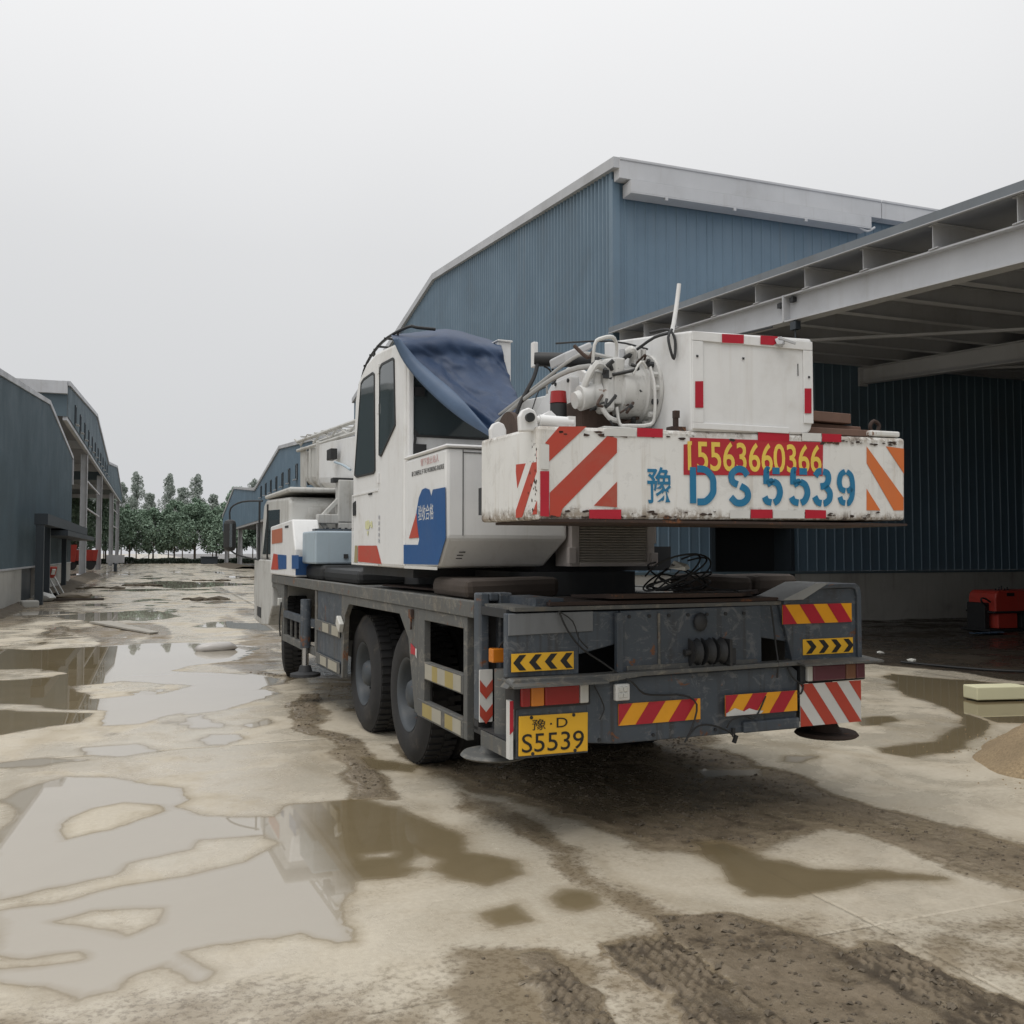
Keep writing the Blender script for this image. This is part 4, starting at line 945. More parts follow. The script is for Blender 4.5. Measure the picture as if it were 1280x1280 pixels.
# middle stabiliser jack on the side
m = MB(); m.cyl((-1.30,5.92,.62),(-1.30,5.92,1.17),.06); m.build('jack_cylinder', M['grey'], C, smooth=True)
m = MB(); m.cyl((-1.30,5.92,.40),(-1.30,5.92,.62),.038); m.build('jack_rod', plain('chromed_rod', (.4,.4,.4), .25, .9), C, smooth=True)
m = MB(); m.lathe_z([(0,.13),(0,.17),(.03,.17),(.05,.08),(.12,.06)], (-1.30,5.92,.30), 28); m.build('float_dish', M['dark'], C, smooth=True)
m = MB(); m.cyl((-1.02,4.72,.95),(-1.02,5.3,.95),.16); m.build('air_tank', D_, C, smooth=True)
m = MB(); m.obox((-1.28,4.30,1.0),(.05,.16,.10),(.5,0,0)); m.build('marker_lamp', M['lens_clear'], C, bevel=.01)
m = MB(); m.obox((-1.27,7.85,1.05),(.06,.10,.10)); m.build('marker_lamp', M['lens_clear'], C, bevel=.01)
m = MB(); m.tube([(-1.275,7.72,1.05),(-1.29,7.75,.8),(-1.27,7.8,.6)], .01); m.build('hose', M['black'], C)

# ---------------- wheels
def wheel(x, y, dual, name='wheel'):
    w = empty('wheel', (x, y, .545), 0, parent=C)
    for k, xo in enumerate((0, .30) if dual else (0,)):
        r = .545; tw = .27
        m = MB(); m.lathe_x([(.03,.29),(.012,.31),(.0,.36),(.0,.44),(.012,.49),(.03,.515),(.045,r),(tw-.045,r),(tw-.03,.515),(tw-.012,.49),(tw,.44),(tw,.36),(tw-.012,.31),(tw-.03,.29)], (xo,0,0), 56)
        t = m.build('tyre', M['rubber'], w, smooth=True, angle=50)
        if k == 0:
            for i in range(46):      # tread lugs
                a = 2*math.pi*i/46; g = MB()
                for sgn in (0, 1):
                    q = a + sgn*.08
                    g.obox((.045+.06+sgn*.12, math.cos(q)*(r+.004), math.sin(q)*(r+.004)), (.105, .044, .018), (q-math.pi/2, 0, 0))
                g.build('tread_lug', M['rubber'], t)
    m = MB(); m.lathe_x([(.02,.292),(.014,.30),(.02,.285),(.035,.275),(.06,.262),(.14,.25),(.16,.235),(.165,.19),(.13,.165),(.115,.13),(.115,.11)], (0,0,0), 48)
    m.build('rim', M['rim'], w, smooth=True)
    m = MB(); m.lathe_x([(.12,.13),(.06,.12),(.03,.10),(.015,.06),(.012,.0)], (0,0,0), 28); m.build('hub', M['rim'], w, smooth=True)
    for i in range(10):
        a = 2*math.pi*i/10; g = MB(); g.cyl((.09,math.cos(a)*.155,math.sin(a)*.155),(.14,math.cos(a)*.155,math.sin(a)*.155),.014,n=6); g.build('wheel_nut', M['rim'], w)
    return w
wheels = [wheel(-1.14, 2.52, True), wheel(-1.14, 3.97, True)]
wf = wheel(-1.14, 8.42, False)
index_kids()
for y, dual in ((2.52,1),(3.97,1),(8.42,0)):
    c = copy_tree(wheels[0] if dual else wf, C); c.location = (1.14, y, .545); c.rotation_euler = (0, 0, math.pi)
wf.rotation_euler = (0, 0, R(-16)); wf.location.x = -1.10
for y in (2.52, 3.97, 8.42):
    m = MB(); m.cyl((-.9,y,.545),(.9,y,.545),.10); m.ico((0,y,.545),.24,2); m.build('axle', M['dark'], C, smooth=True)

# ---------------- carrier cab (front) and its side boxes
W_ = M['white']
m = MB()
m.pyz([(7.62,1.60),(7.62,2.36),(7.70,2.44),(9.55,2.50),(9.80,2.44),(10.15,1.60)], -1.20, 1.20); m.build('carrier_cab', M['white_grimy'], C, bevel=.04)
m = MB(); m.pyz([(8.62,.95),(8.62,1.598),(10.38,1.598),(10.38,1.0),(10.30,.66),(9.6,.62),(8.98,.66)], -1.252, 1.252); m.build('carrier_cab_skirt', M['white_grimy'], C, bevel=.02)
m = MB(); m.pyz([(9.6,.72),(9.6,.88),(10.0,.88),(10.0,.74)], -1.256, -1.253); m.build('skirt_opening', M['dark'], C)
m = MB(); m.pyz([(8.35,1.68),(8.35,2.30),(9.42,2.33),(9.85,1.68)], -1.206, -1.202); m.build('cab_window', M['glass'], C)
m = MB(); m.box(-1.215,-1.201,9.35,9.42,1.60,2.42); m.build('cab_pillar', M['black'], C)
m = MB(); m.box(-1.22,1.22,7.55,9.6,2.505,2.565); m.build('cab_roof_rim', M['white_grimy'], C, bevel=.025)
m = MB(); m.box(-.95,-.2,7.60,7.618,1.75,2.30); m.build('rear_panel', M['white_grimy'], C, bevel=.02)
for x in (-.30, .15):
    m = MB(); m.box(x,x+.32,7.595,7.62,2.16,2.32); m.build('cab_rear_window', M['glass'], C, bevel=.03)
# mirror on arms
mi = empty('wing_mirror', (-1.5, 10.3, 2.0), 0, parent=C)
m = MB(); m.obox((-.13,.1,-.03),(.17,.26,.50),(0,0,.1)); m.build('mirror_shell', M['black'], mi, bevel=.07)
m = MB(); m.obox((-.13,-.032,-.03),(.04,.010,.36),(0,0,.1)); m.build('mirror_glass', plain('mirror_surface', (.5,.52,.53), .05, 1.0, bump=0), mi)
m = MB(); m.tube([(.30,-.35,.50),(.05,.0,.50),(-.12,.1,.40),(-.13,.1,.2)], .014); m.build('mirror_arm', M['black'], mi)
m = MB(); m.tube([(.30,-.4,-.42),(.0,0,-.34),(-.13,.1,-.25)], .014); m.build('mirror_arm', M['black'], mi)
m = MB(); m.box(-1.26,-1.235,9.90,9.94,1.60,2.50); m.build('grab_rail', M['black'], C)
# white side box with stripes, slanted back
m = MB(); m.pyz([(6.80,1.40),(8.68,1.40),(8.68,2.07),(7.02,2.12),(6.80,1.74)], -1.272, -.94); sb = m.build('side_box', W_, C, bevel=.02)
flat([(-1.274,8.546,2.014),(-1.274,7.696,2.027),(-1.274,7.684,1.837),(-1.274,8.533,1.823)], 'notice', plain('orange_notice', (.42,.14,.08), .5), sb, n=(-1,0,0))
flat([(-1.274,8.578,1.465),(-1.274,8.386,1.689),(-1.274,8.053,1.678),(-1.274,7.976,1.474)], 'stripe', M['stripered'], sb, n=(-1,0,0))
flat([(-1.274,7.944,1.475),(-1.274,8.021,1.678),(-1.274,7.374,1.669),(-1.274,7.363,1.495)], 'stripe', M['blue'], sb, n=(-1,0,0))
flat([(-1.274,6.966,1.501),(-1.274,6.975,1.67),(-1.274,6.522,1.671),(-1.274,6.513,1.508)], 'stripe', M['blue'], sb, n=(-1,0,0))
flat([(-1.26,6.798,1.425),(-.955,6.798,1.425),(-.955,6.798,1.655),(-1.26,6.798,1.655)], 'stripe', M['blue'], sb, n=(0,-1,0))
for z0 in (1.90, 1.98):
    pass
m = MB(); m.box(-1.276,-1.272,7.25,7.5,2.02,2.05); m.build('louvre', M['dark'], sb)
m = MB(); m.box(-1.19,-.60,5.98,6.75,1.57,1.955); lb = m.build('tool_box', M['lightblue'], C, bevel=.02)
m = MB(); m.obox((-.83,5.97,1.66),(.05,.02,.05)); m.build('latch', M['dark'], lb)
m = MB(); m.box(-1.03,-.3,6.76,7.4,1.4,2.0); m.build('engine_cover', M['grey'], C)
m = MB(); m.box(-1.10,1.0,4.3,6.1,1.38,1.53); m.box(-1.13,-.3,5.9,7.0,1.38,1.56); m.build('deck_cover', M['black'], C, bevel=.05)
# boom rest
br = empty('boom_rest', (-.5, 7.3, 1.4), 0, parent=C)
m = MB(); m.box(-.14,.06,-.1,.1,.7,1.25); m.box(-.40,.9,-.08,.08,.68,.80); m.bar((-.38,0,.72),(-.1,0,1.02),.06); m.bar((-.36,0,.72),(-.1,0,.40),.06); m.box(-.14,.06,-.1,.1,.0,.69); m.build('rest_frame', M['white_grimy'], br, bevel=.01)
m = MB(); m.box(-.2,.14,-.05,.12,1.22,1.28); m.build('rest_pad', M['black'], br)
for k in range(5):
    m = MB(); m.box(-.34+.08*k,-.31+.08*k,-.3,-.27,.40,.62); m.build('ladder_rung', M['dark'], br)

# ---------------- operator cab
oc = empty('operator_cab', (0,0,0), 0, parent=C)
prof = [(2.22,1.575),(3.92,1.585),(3.935,2.45),(3.86,3.15),(3.74,3.32),(3.45,3.43),(3.1,3.47),(2.30,3.41),(2.22,3.33)]
m = MB(); m.pyz(prof, -1.25, -.40); m.build('cab_shell', W_, oc, bevel=.03)
def frame_poly(pts, name, mat, parent, w=.03, x=-1.252, th=.008):
    P = [Vector(p) for p in pts]; m = MB()
    c = sum(P, Vector())/len(P); Q = [c + (p-c)*(1+w/((p-c).length)) for p in P]
    n = len(P)
    for i in range(n):
        j = (i+1) % n; o = Vector((-th, 0, 0))
        m.loft([P[i]+o, P[j]+o, Q[j]+o, Q[i]+o], [P[i], P[j], Q[j], Q[i]])
    return m.build(name, mat, parent)
for w in ([(-1.252,3.606,3.26),(-1.252,3.518,3.282),(-1.252,3.205,3.287),(-1.252,3.15,3.263),(-1.252,3.103,2.436),(-1.252,3.156,2.412),(-1.252,3.734,2.42),(-1.252,3.828,2.449)], [(-1.252,2.951,3.285),(-1.252,2.887,3.308),(-1.252,2.565,3.296),(-1.252,2.529,3.276),(-1.252,2.484,2.753),(-1.252,2.896,2.543),(-1.252,2.961,2.563)]):
    g = MB(); g.loft(w, [(a-.004,b,c) for a,b,c in w]); gl = g.build('cab_window', M['glass'], oc); frame_poly(w, 'window_seal', M['black'], gl, .022)
for y0, y1, z0, z1 in ((3.02,3.05,1.62,3.36),):
    m = MB(); m.box(-1.254,-1.25,y0,y1,z0,z1); m.build('door_gap', M['black'], oc) if False else None
m = MB(); m.pyz([(2.98,1.60),(3.90,1.605),(3.92,2.235),(3.0,2.235),(3.0,2.25),(3.93,2.25),(3.93,1.59),(2.98,1.59)], -1.257, -1.25); m.build('door_seam', W_, oc)
dh = MB(); dh.pyz([(3.78,2.05),(3.88,2.05),(3.89,2.17),(3.79,2.19)], -1.262, -1.252); dh.build('door_handle', M['black'], oc, bevel=.006)
m = MB(); m.box(-1.258,-1.252,3.2,3.32,2.215,2.23); m.build('latch', M['black'], oc)
flat([(-1.252,3.685,1.767),(-1.252,3.034,1.762),(-1.252,2.875,1.605),(-1.252,3.681,1.618)], 'red_panel', M['stripered'], oc, n=(-1,0,0))
flat([(-1.252,3.808,1.768),(-1.252,3.715,1.767),(-1.252,3.711,1.611),(-1.252,3.835,1.609)], 'side_badge', plain('dull_khaki', (.3,.25,.13)), oc, n=(-1,0,0))
for q in ([(-1.252,3.425,1.982),(-1.252,3.312,1.993),(-1.252,3.255,1.949),(-1.252,3.309,1.907),(-1.252,3.423,1.917)], [(-1.252,3.255,1.97),(-1.252,3.2,1.983),(-1.252,3.172,1.925),(-1.252,3.226,1.92)], [(-1.252,3.365,1.894),(-1.252,3.309,1.893),(-1.252,3.336,1.85)]): flat(q, 'faded_mark', plain('faded_yellow_mark', (.60,.60,.36), .6, var=.2, scale=20), oc, n=(-1,0,0))
for k in range(5): flat([(-1.252,2.98,2.02-k*.05),(-1.252,2.94,2.02-k*.05),(-1.252,2.94,1.99-k*.05),(-1.252,2.98,1.99-k*.05)], 'small_print', M['galv'], oc, n=(-1,0,0))
for z in (2.30,2.9,3.25):
    m = MB(); m.box(-1.268,-1.25,2.965,3.0,z,z+.09); m.build('door_hinge', W_, oc, bevel=.004)
# rear window
rw = [(-1.19,2.216,2.70),(-1.13,2.216,2.64),(-.50,2.216,2.64),(-.45,2.216,2.70),(-.45,2.216,3.20),(-1.19,2.216,3.20)]
g = MB(); g.loft(rw, [(a,b-.004,c) for a,b,c in rw]); gl = g.build('cab_window', M['glass'], oc)
m = MB()
c_ = Vector((-.82,2.21,2.92)); P = [Vector(p) for p in rw]; Q = [c_+(p-c_)*1.07 for p in P]
for i in range(6):
    j = (i+1) % 6; m.loft([P[i]+Vector((0,-.012,0)),P[j]+Vector((0,-.012,0)),Q[j]+Vector((0,-.012,0)),Q[i]+Vector((0,-.012,0))],[P[i],P[j],Q[j],Q[i]])
m.build('window_seal', M['black'], gl)
m = MB(); m.obox((-1.14,2.19,2.98),(.08,.04,.07)); m.build('mirror_clamp', M['black'], oc)
m = MB(); m.obox((-1.14,2.19,2.52),(.11,.04,.08)); m.tube([(-1.18,2.2,2.68),(-1.17,2.19,2.60),(-1.19,2.19,2.53)], .01); m.build('rear_lamp', M['black'], oc)
m = MB(); m.box(-1.235,-1.19,2.17,2.219,1.60,3.32); m.build('corner_post', W_, oc, bevel=.01)
# roof guard
m = MB()
m.tube([(-1.2,3.98,3.14),(-1.2,3.72,3.42),(-1.2,3.35,3.53),(-1.2,2.9,3.56),(-1.2,2.3,3.52),(-1.15,2.22,3.50),(-1.0,2.22,3.50)], .013)
m.tube([(-.5,3.98,3.14),(-.5,3.72,3.42),(-.5,3.35,3.53),(-.5,2.9,3.56)], .013)
for y, z in ((3.85,3.30),(3.66,3.45),(3.45,3.51),(3.2,3.54),(2.95,3.56)): m.cyl((-1.22,y,z),(-.48,y,z),.010)
for y, z in ((3.72,3.30),(3.35,3.42),(2.6,3.42)): m.cyl((-1.2,y,z-.04),(-1.2,y,z+.13),.010)
m.build('roof_guard', M['black'], oc, smooth=True)
m = MB(); m.box(-.42,-.30,2.3,2.9,2.3,3.47); m.box(-.43,-.29,2.28,2.92,3.47,3.485); m.build('cab_side_duct', W_, oc, bevel=.01)
m = MB(); m.box(-1.15,-.5,2.7,3.3,1.62,2.2); m.box(-1.1,-.55,2.68,2.85,2.2,2.95); m.build('seat', M['black'], oc, bevel=.04)

# ---------------- equipment cabinet behind the cab
cb = empty('equipment_cabinet', (0,0,0), 0, parent=C)
m = MB(); m.loft([(-1.25,1.22,1.80),(-1.25,1.22,2.43),(-1.25,2.215,2.43),(-1.25,2.215,1.575),(-1.25,1.40,1.60)], [(-.31,1.22,1.80),(-.31,1.22,2.43),(-.40,2.215,2.43),(-.42,2.215,1.575),(-.42,1.40,1.60)])
m.build('cabinet_shell', W_, cb, bevel=.025)
m = MB(); m.box(-1.262,-.31,1.20,2.21,2.432,2.456); m.build('cabinet_lid', W_, cb, bevel=.012)
m = MB(); m.loft([(-1.27,1.24,1.60),(-1.27,1.40,1.565),(-1.27,2.24,1.55),(-1.27,2.24,1.575),(-1.27,1.41,1.59),(-1.27,1.25,1.62)],[(-1.252,1.24,1.60),(-1.252,1.40,1.565),(-1.252,2.24,1.55),(-1.252,2.24,1.575),(-1.252,1.41,1.59),(-1.252,1.25,1.62)]) if False else None
m = MB(); m.box(-1.256,-1.251,1.40,2.2,1.578,1.60); m.build('bottom_lip', M['tapewhite'], cb)
m = MB(); m.box(-1.13,-1.125,1.214,1.219,1.82,2.42); m.box(-1.125,-.75,1.214,1.219,2.40,2.405); m.build('panel_gap', M['dark'], cb)
flat([(-1.252,2.216,1.612),(-1.252,2.219,1.763),(-1.252,1.844,1.76),(-1.252,1.815,1.802),(-1.252,1.866,1.917),(-1.252,1.888,2.009),(-1.252,1.829,2.115),(-1.252,1.752,2.17),(-1.252,1.675,2.177),(-1.252,1.581,2.16),(-1.252,1.534,2.105),(-1.252,1.499,2.155),(-1.252,1.228,2.155),(-1.252,1.216,1.799),(-1.252,1.377,1.615)], 'logo_shape', M['blue'], cb, n=(-1,0,0))
flat([(-1.252,2.08,1.811),(-1.252,1.888,2.002),(-1.252,1.87,1.917),(-1.252,1.835,1.814)], 'logo_shape', M['stripered'], cb, n=(-1,0,0))
cu = [(-1.254,1.841,1.94),(-1.254,1.481,1.929),(-1.254,1.482,2.004),(-1.254,1.842,2.019)]
o_ = Vector(cu[0]); xd = Vector(cu[1])-o_
text_obj('验收合格', 'lettering', M['tapewhite'], cb, (-1.2545, cu[0][1], cu[0][2]), (0,-1,0), (0,0,1), abs(cu[1][1]-cu[0][1]), .115, .001, off=.0005)
cu = [(-1.252,2.015,2.297),(-1.252,1.263,2.302)]
text_obj('BE CAREFUL IF THE WORKING RADIUS', 'lettering', M['ink'], cb, (-1.2525, cu[0][1], cu[0][2]-.01), (0,-1,0), (0,0,1), abs(cu[1][1]-cu[0][1]), .035, .001, off=.0005)
text_obj('臂下禁止站人', 'lettering', plain('faded_red_print', (.55,.36,.36)), cb, (-1.2525, cu[0][1]-.22, cu[0][2]+.05), (0,-1,0), (0,0,1), .42, .055, .001, off=.0005)
m = MB()
for k in range(6): m.obox((-1.13+.012*(k%3), 1.29+.01*(k%2), 1.66+.022*k), (.05,.004,.006), (R(-38),0,.2))
m.build('scratches', M['dark'], cb)
# turntable
m = MB(); m.cyl((0,3.4,1.38),(0,3.4,1.50),.72,n=48); m.cyl((0,3.4,1.50),(0,3.4,1.60),.60,n=48); m.box(-.45,.75,1.5,5.2,1.56,1.75); m.box(-.62,.30,1.30,5.2,1.385,1.56); m.box(-1.15,-.43,2.3,3.9,1.50,1.57); m.build('turntable', M['dark'], C)
rd = empty('oil_cooler', (0,0,0), 0, parent=C)
m = MB(); m.box(-.30,-.235,1.18,1.45,1.60,1.96); m.box(.34,.40,1.18,1.45,1.60,1.96); m.box(-.235,.34,1.18,1.45,1.60,1.625); m.box(-.235,.34,1.30,1.45,1.625,1.96); m.box(.41,.43,1.2,1.24,1.77,1.96); m.box(-.33,-.27,1.16,1.2,1.62,1.74); m.box(.36,.42,1.16,1.2,1.60,1.70)
m.build('cooler_frame', painted('brownish_grey_paint', (.46,.42,.40), .6, .5, seed=40), rd, bevel=.004)
m = MB()
for k in range(17): m.obox((.05,1.20,1.635+k*.0195), (.57,.03,.006), (.5,0,0))
m.build('cooler_fins', painted('dusty_fins', (.52,.48,.43), .6, .4, seed=41), rd)

# ---------------- slewed rear: counterweight, winches, mast
def SB(): return MB()
def sbuild(m, name, mat, parent, **k): m.xform(SM); return m.build(name, mat, parent, **k)
cw = empty('counterweight', (0,0,0), 0, parent=C)
WW = M['white_worn']
m = SB(); m.loft([(-1.15,-4,1.87),(1.235,-4,1.895),(1.245,-4,2.395),(-1.155,-4,2.36)], [(-1.2,-3.20,1.88),(1.235,-3.2,1.895),(1.245,-3.2,2.395),(-1.2,-3.20,2.37)])
sbuild(m, 'counterweight_block', M['white_cw'], cw, bevel=.018)
m = SB(); m.box(-1.14,1.24,-4.012,-3.3,1.862,1.876); sbuild(m, 'base_lip', M['rust'], cw)
def ss(pts, name, mat, y=-4.0, parent=cw, th=.0015):
    P = [SM @ Vector((a, y+.0, c)) for a, _, c in pts]; nn = SM.to_3x3() @ Vector((0,-1,0))
    return flat(P, name, mat, parent, th, n=nn)
ss([(-1.032,-4,2.361),(-0.876,-4,2.368),(-1.091,-4,2.174),(-1.091,-4,2.262),(-1.113,-4,2.27)], 'stripe', M['stripered'])
ss([(-0.749,-4,2.327),(-0.697,-4,2.312),(-0.698,-4,2.235),(-1.015,-4,1.93),(-1.029,-4,1.888),(-1.087,-4,1.887),(-1.087,-4,2.012)], 'stripe', M['stripered'])
ss([(-0.698,-4,2.08),(-0.699,-4,1.943),(-0.835,-4,1.949)], 'stripe', M['stripered'])
ss([(-1.141,-4,2.123),(-1.091,-4,2.124),(-1.092,-4,1.887),(-1.141,-4,1.89)], 'reflective_tape', M['red'], y=-4.002)
ss([(-1.14,-4,2.264),(-1.091,-4,2.262),(-1.091,-4,2.133),(-1.141,-4,2.135)], 'reflective_tape', M['tapewhite'], y=-4.002)
ss([(0.955,-4,2.333),(0.953,-4,2.233),(1.149,-4,1.955),(1.222,-4,1.956),(1.224,-4,2.033)], 'stripe', M['orange'])
ss([(1.098,-4,2.339),(1.233,-4,2.33),(1.23,-4,2.179)], 'stripe', M['orange'])
ss([(0.95,-4,2.08),(1.048,-4,1.953),(0.947,-4,1.952)], 'stripe', M['orange'])
for q in ([(-0.577,-4,2.374),(-0.42,-4,2.376),(-0.421,-4,2.328),(-0.577,-4,2.326)], [(0.192,-4,2.386),(0.404,-4,2.391),(0.403,-4,2.34),(0.191,-4,2.336)], [(0.633,-4,2.396),(0.77,-4,2.397),(0.769,-4,2.35),(0.632,-4,2.349)], [(-0.863,-4,1.928),(-0.675,-4,1.931),(-0.676,-4,1.879),(-0.864,-4,1.881)], [(0.138,-4,1.944),(0.283,-4,1.946),(0.282,-4,1.896),(0.138,-4,1.894)], [(0.507,-4,1.949),(0.653,-4,1.947),(0.652,-4,1.9),(0.507,-4,1.898)]):
    ss(q, 'reflective_tape', M['red'], y=-4.002)
for q in ([(-0.773,-4,2.36),(-0.582,-4,2.369),(-0.582,-4,2.326),(-0.773,-4,2.322)], [(0.002,-4,1.937),(0.133,-4,1.939),(0.132,-4,1.894),(0.001,-4,1.892)], [(0.288,-4,1.941),(0.502,-4,1.945),(0.501,-4,1.898),(0.287,-4,1.896)], [(0.492,-4,2.395),(0.627,-4,2.396),(0.626,-4,2.349),(0.492,-4,2.348)]):
    ss(q, 'reflective_tape', M['tapewhite'], y=-4.002)
# stripes on its left side
def sx(pts, name, mat):
    # side plane runs from (-1.15,-4) to (-1.2,-3.2)
    P = []
    for a, b, c in pts:
        t = (b+4)/.8; P.append(SM @ Vector((-1.15-.05*t, b, c)))
    return flat(P, name, mat, cw, .0015, n=SM.to_3x3() @ Vector((-1,-.06,0)))
sx([(0,-3.72,2.14),(0,-3.73,2.28),(0,-3.86,2.34),(0,-3.96,2.345),(0,-3.96,2.30),(0,-3.74,2.05)], 'stripe', M['stripered'])
sx([(0,-3.985,2.24),(0,-3.985,2.12),(0,-3.80,1.89),(0,-3.72,1.89),(0,-3.72,1.93)], 'stripe', M['stripered'])
sx([(0,-3.985,1.97),(0,-3.985,1.90),(0,-3.93,1.90)], 'stripe', M['stripered'])
# red sign with phone number
pc = ss([(-.292,0,2.128),(.632,0,2.148),(.64,0,2.345),(-.25,0,2.335),(-.25,0,2.30),(-.29,0,2.295)], 'phone_sign', M['signred'], y=-4.001)
def SO(x, z, y=-4.0): return SM @ Vector((x, y, z))
sxd = SM.to_3x3() @ Vector((1,0,.012)); sup = SM.to_3x3() @ Vector((-.012,0,1))
text_obj('15563660366', 'phone_digits', M['signyellow'], pc, SO(-.265,2.152,-4.003), sxd, sup, .89, .165, .0012, offset=.012)
ss([(-.268,0,2.282),(-.250,0,2.315),(-.240,0,2.315),(-.240,0,2.295)], 'phone_digits', M['signyellow'], y=-4.003, parent=pc)
# stencilled registration in strokes
def cat(P, n=7):
    P = [Vector((a, 0, b)) for a, b in P]; Q = []
    for i in range(len(P)-1):
        a, b, c, d = P[max(i-1,0)], P[i], P[i+1], P[min(i+2,len(P)-1)]
        for k in range(n):
            t = k/n; Q.append(.5*((2*b)+(c-a)*t+(2*a-5*b+4*c-d)*t*t+(3*b-a-3*c+d)*t**3))
    return Q+[P[-1]]
def stroke(m, P, w, x, z, sx_, sz_, y):
    Q = [Vector((x+p.x*sx_, 0, z+p.z*sz_)) for p in P]; L = []
    for i, p in enumerate(Q):
        d = (Q[min(i+1,len(Q)-1)]-Q[max(i-1,0)]).normalized(); nn = Vector((-d.z,0,d.x))*w/2; L.append((p+nn, p-nn))
    for (a, b), (c, d) in zip(L, L[1:]):
        q = [SM @ Vector((v.x, y, v.z)) for v in (a, c, d, b)]; r = [SM @ Vector((v.x, y-.0015, v.z)) for v in (a, c, d, b)]
        m.loft(q, r)
GL = {
 'D': [[(.12,0),(.12,1)], [(.28,.96),(.6,.93),(.85,.72),(.88,.5),(.85,.28),(.6,.07),(.28,.04)]],
 'S': [[(.85,.80),(.68,.95),(.40,.97),(.16,.82),(.20,.62),(.42,.54)], [(.55,.50),(.82,.38),(.86,.18),(.66,.04),(.36,.03),(.12,.18)]],
 '5': [[(.85,.95),(.50,.95)], [(.34,.95),(.22,.95),(.20,.56)], [(.24,.56),(.44,.64),(.46,.63)], [(.54,.64),(.76,.56),(.86,.34),(.74,.12),(.56,.04)], [(.44,.04),(.22,.08),(.12,.2)]],
 '3': [[(.14,.82),(.30,.95),(.46,.96)], [(.54,.96),(.76,.90),(.80,.72),(.66,.56),(.40,.52)], [(.66,.52),(.86,.36),(.84,.16),(.66,.05),(.55,.03)], [(.44,.03),(.24,.07),(.10,.22)]],
 '9': [[(.46,.97),(.22,.88),(.12,.66),(.22,.46),(.46,.40)], [(.56,.97),(.80,.85),(.88,.6),(.84,.25),(.66,.06),(.56,.04)], [(.44,.04),(.24,.08),(.14,.22)], [(.56,.40),(.74,.44),(.82,.5)]],
}
for g, x0, x1 in (('D',-.255,-.085),('S',-.01,.14),('5',.215,.355),('5',.395,.545),('3',.56,.70),('9',.735,.86)):
    m = MB()
    for s in GL[g]: stroke(m, cat(s) if len(s) > 2 else [Vector((a,0,b)) for a,b in s], .039 if g != '9' else .034, x0, 1.975+.012*x0, x1-x0, .20, -4.0045)
    m.build('stencil_letter', M['stencil'], cw)
text_obj('豫', 'stencil_letter', M['stencil'], cw, SO(-.515,1.965,-4.001), sxd, sup, .15, .20, .0015, offset=.01)
# scuffs and rust edge patches are real raised flakes
m = SB()
for i in range(90):
    x = random.choice([random.uniform(-1.1,-.1), random.uniform(.6,1.2), random.uniform(-1.1,1.2)]); z = random.choice([random.uniform(1.885,1.93), random.uniform(2.33,2.352)]) + .012*x
    r = random.uniform(.004,.016)
    pts = [(x+r*random.uniform(.8,2.4)*math.cos(a), z+r*random.uniform(.3,.8)*math.sin(a)) for a in [k*1.05 for k in range(6)]]
    m.loft([(a,-4.0045,b) for a,b in pts], [(a,-4.003,b) for a,b in pts])
setp(sbuild(m, 'paint_chips', M['rust'], cw), kind='stuff')
m = SB()
for i in range(34):
    t = -3.985+abs(random.gauss(0,.04)); z = random.uniform(1.9,2.34); r = random.uniform(.002,.008)
    xx = -1.15-.05*(t+4)/.8-.004
    pts = [(t+r*random.uniform(.5,1.2)*math.cos(a), z+r*random.uniform(.6,2.2)*math.sin(a)) for a in [k*1.05 for k in range(6)]]
    m.loft([(xx,a,b) for a,b in pts], [(xx+.003,a,b) for a,b in pts])
setp(sbuild(m, 'paint_chips', M['rust'], cw), kind='stuff')
# lugs on top of the counterweight, right side
m = SB(); m.box(1.0,1.22,-3.99,-3.7,2.40,2.435); sbuild(m, 'lifting_pad', WW, cw, bevel=.01)
m = SB(); m.tube([(1.09,-3.9,2.43),(1.07,-3.9,2.47),(1.10,-3.9,2.505),(1.14,-3.9,2.48),(1.12,-3.9,2.43)], .012); sbuild(m, 'lifting_ring', M['rust'], cw, smooth=True)
# ear with pin at its left corner and lifting bar
m = SB()
ear = [(-1.235,2.33),(-1.24,2.41),(-1.22,2.445),(-1.185,2.46),(-1.15,2.445),(-1.135,2.41),(-1.135,2.34)]
m.pxz(ear, -3.96, -3.92); sbuild(m, 'ear_plate', W_, cw, bevel=.008)
m = SB(); m.pxz([(a+.10,b+.03) for a,b in ear], -3.2, -3.16) ; sbuild(m, 'ear_plate', W_, cw, bevel=.008)
m = SB(); m.cyl((-1.185,-3.985,2.405),(-1.185,-3.94,2.405),.024); sbuild(m, 'pin', M['black'], cw, smooth=True)
m = SB(); m.cyl((-1.17,-3.93,2.40),(-1.12,-3.93,2.40),.022); m.cyl((-1.12,-3.93,2.395),(-.93,-3.93,2.39),.034); m.box(-.96,-.92,-3.96,-3.9,2.35,2.425); sbuild(m, 'lifting_cylinder', W_, cw, smooth=True)
m = SB(); m.pxz([(-1.09,2.41),(-1.05,2.45),(-1.02,2.465),(-.99,2.44),(-.97,2.41)], -3.86, -3.80); sbuild(m, 'bracket', W_, cw)
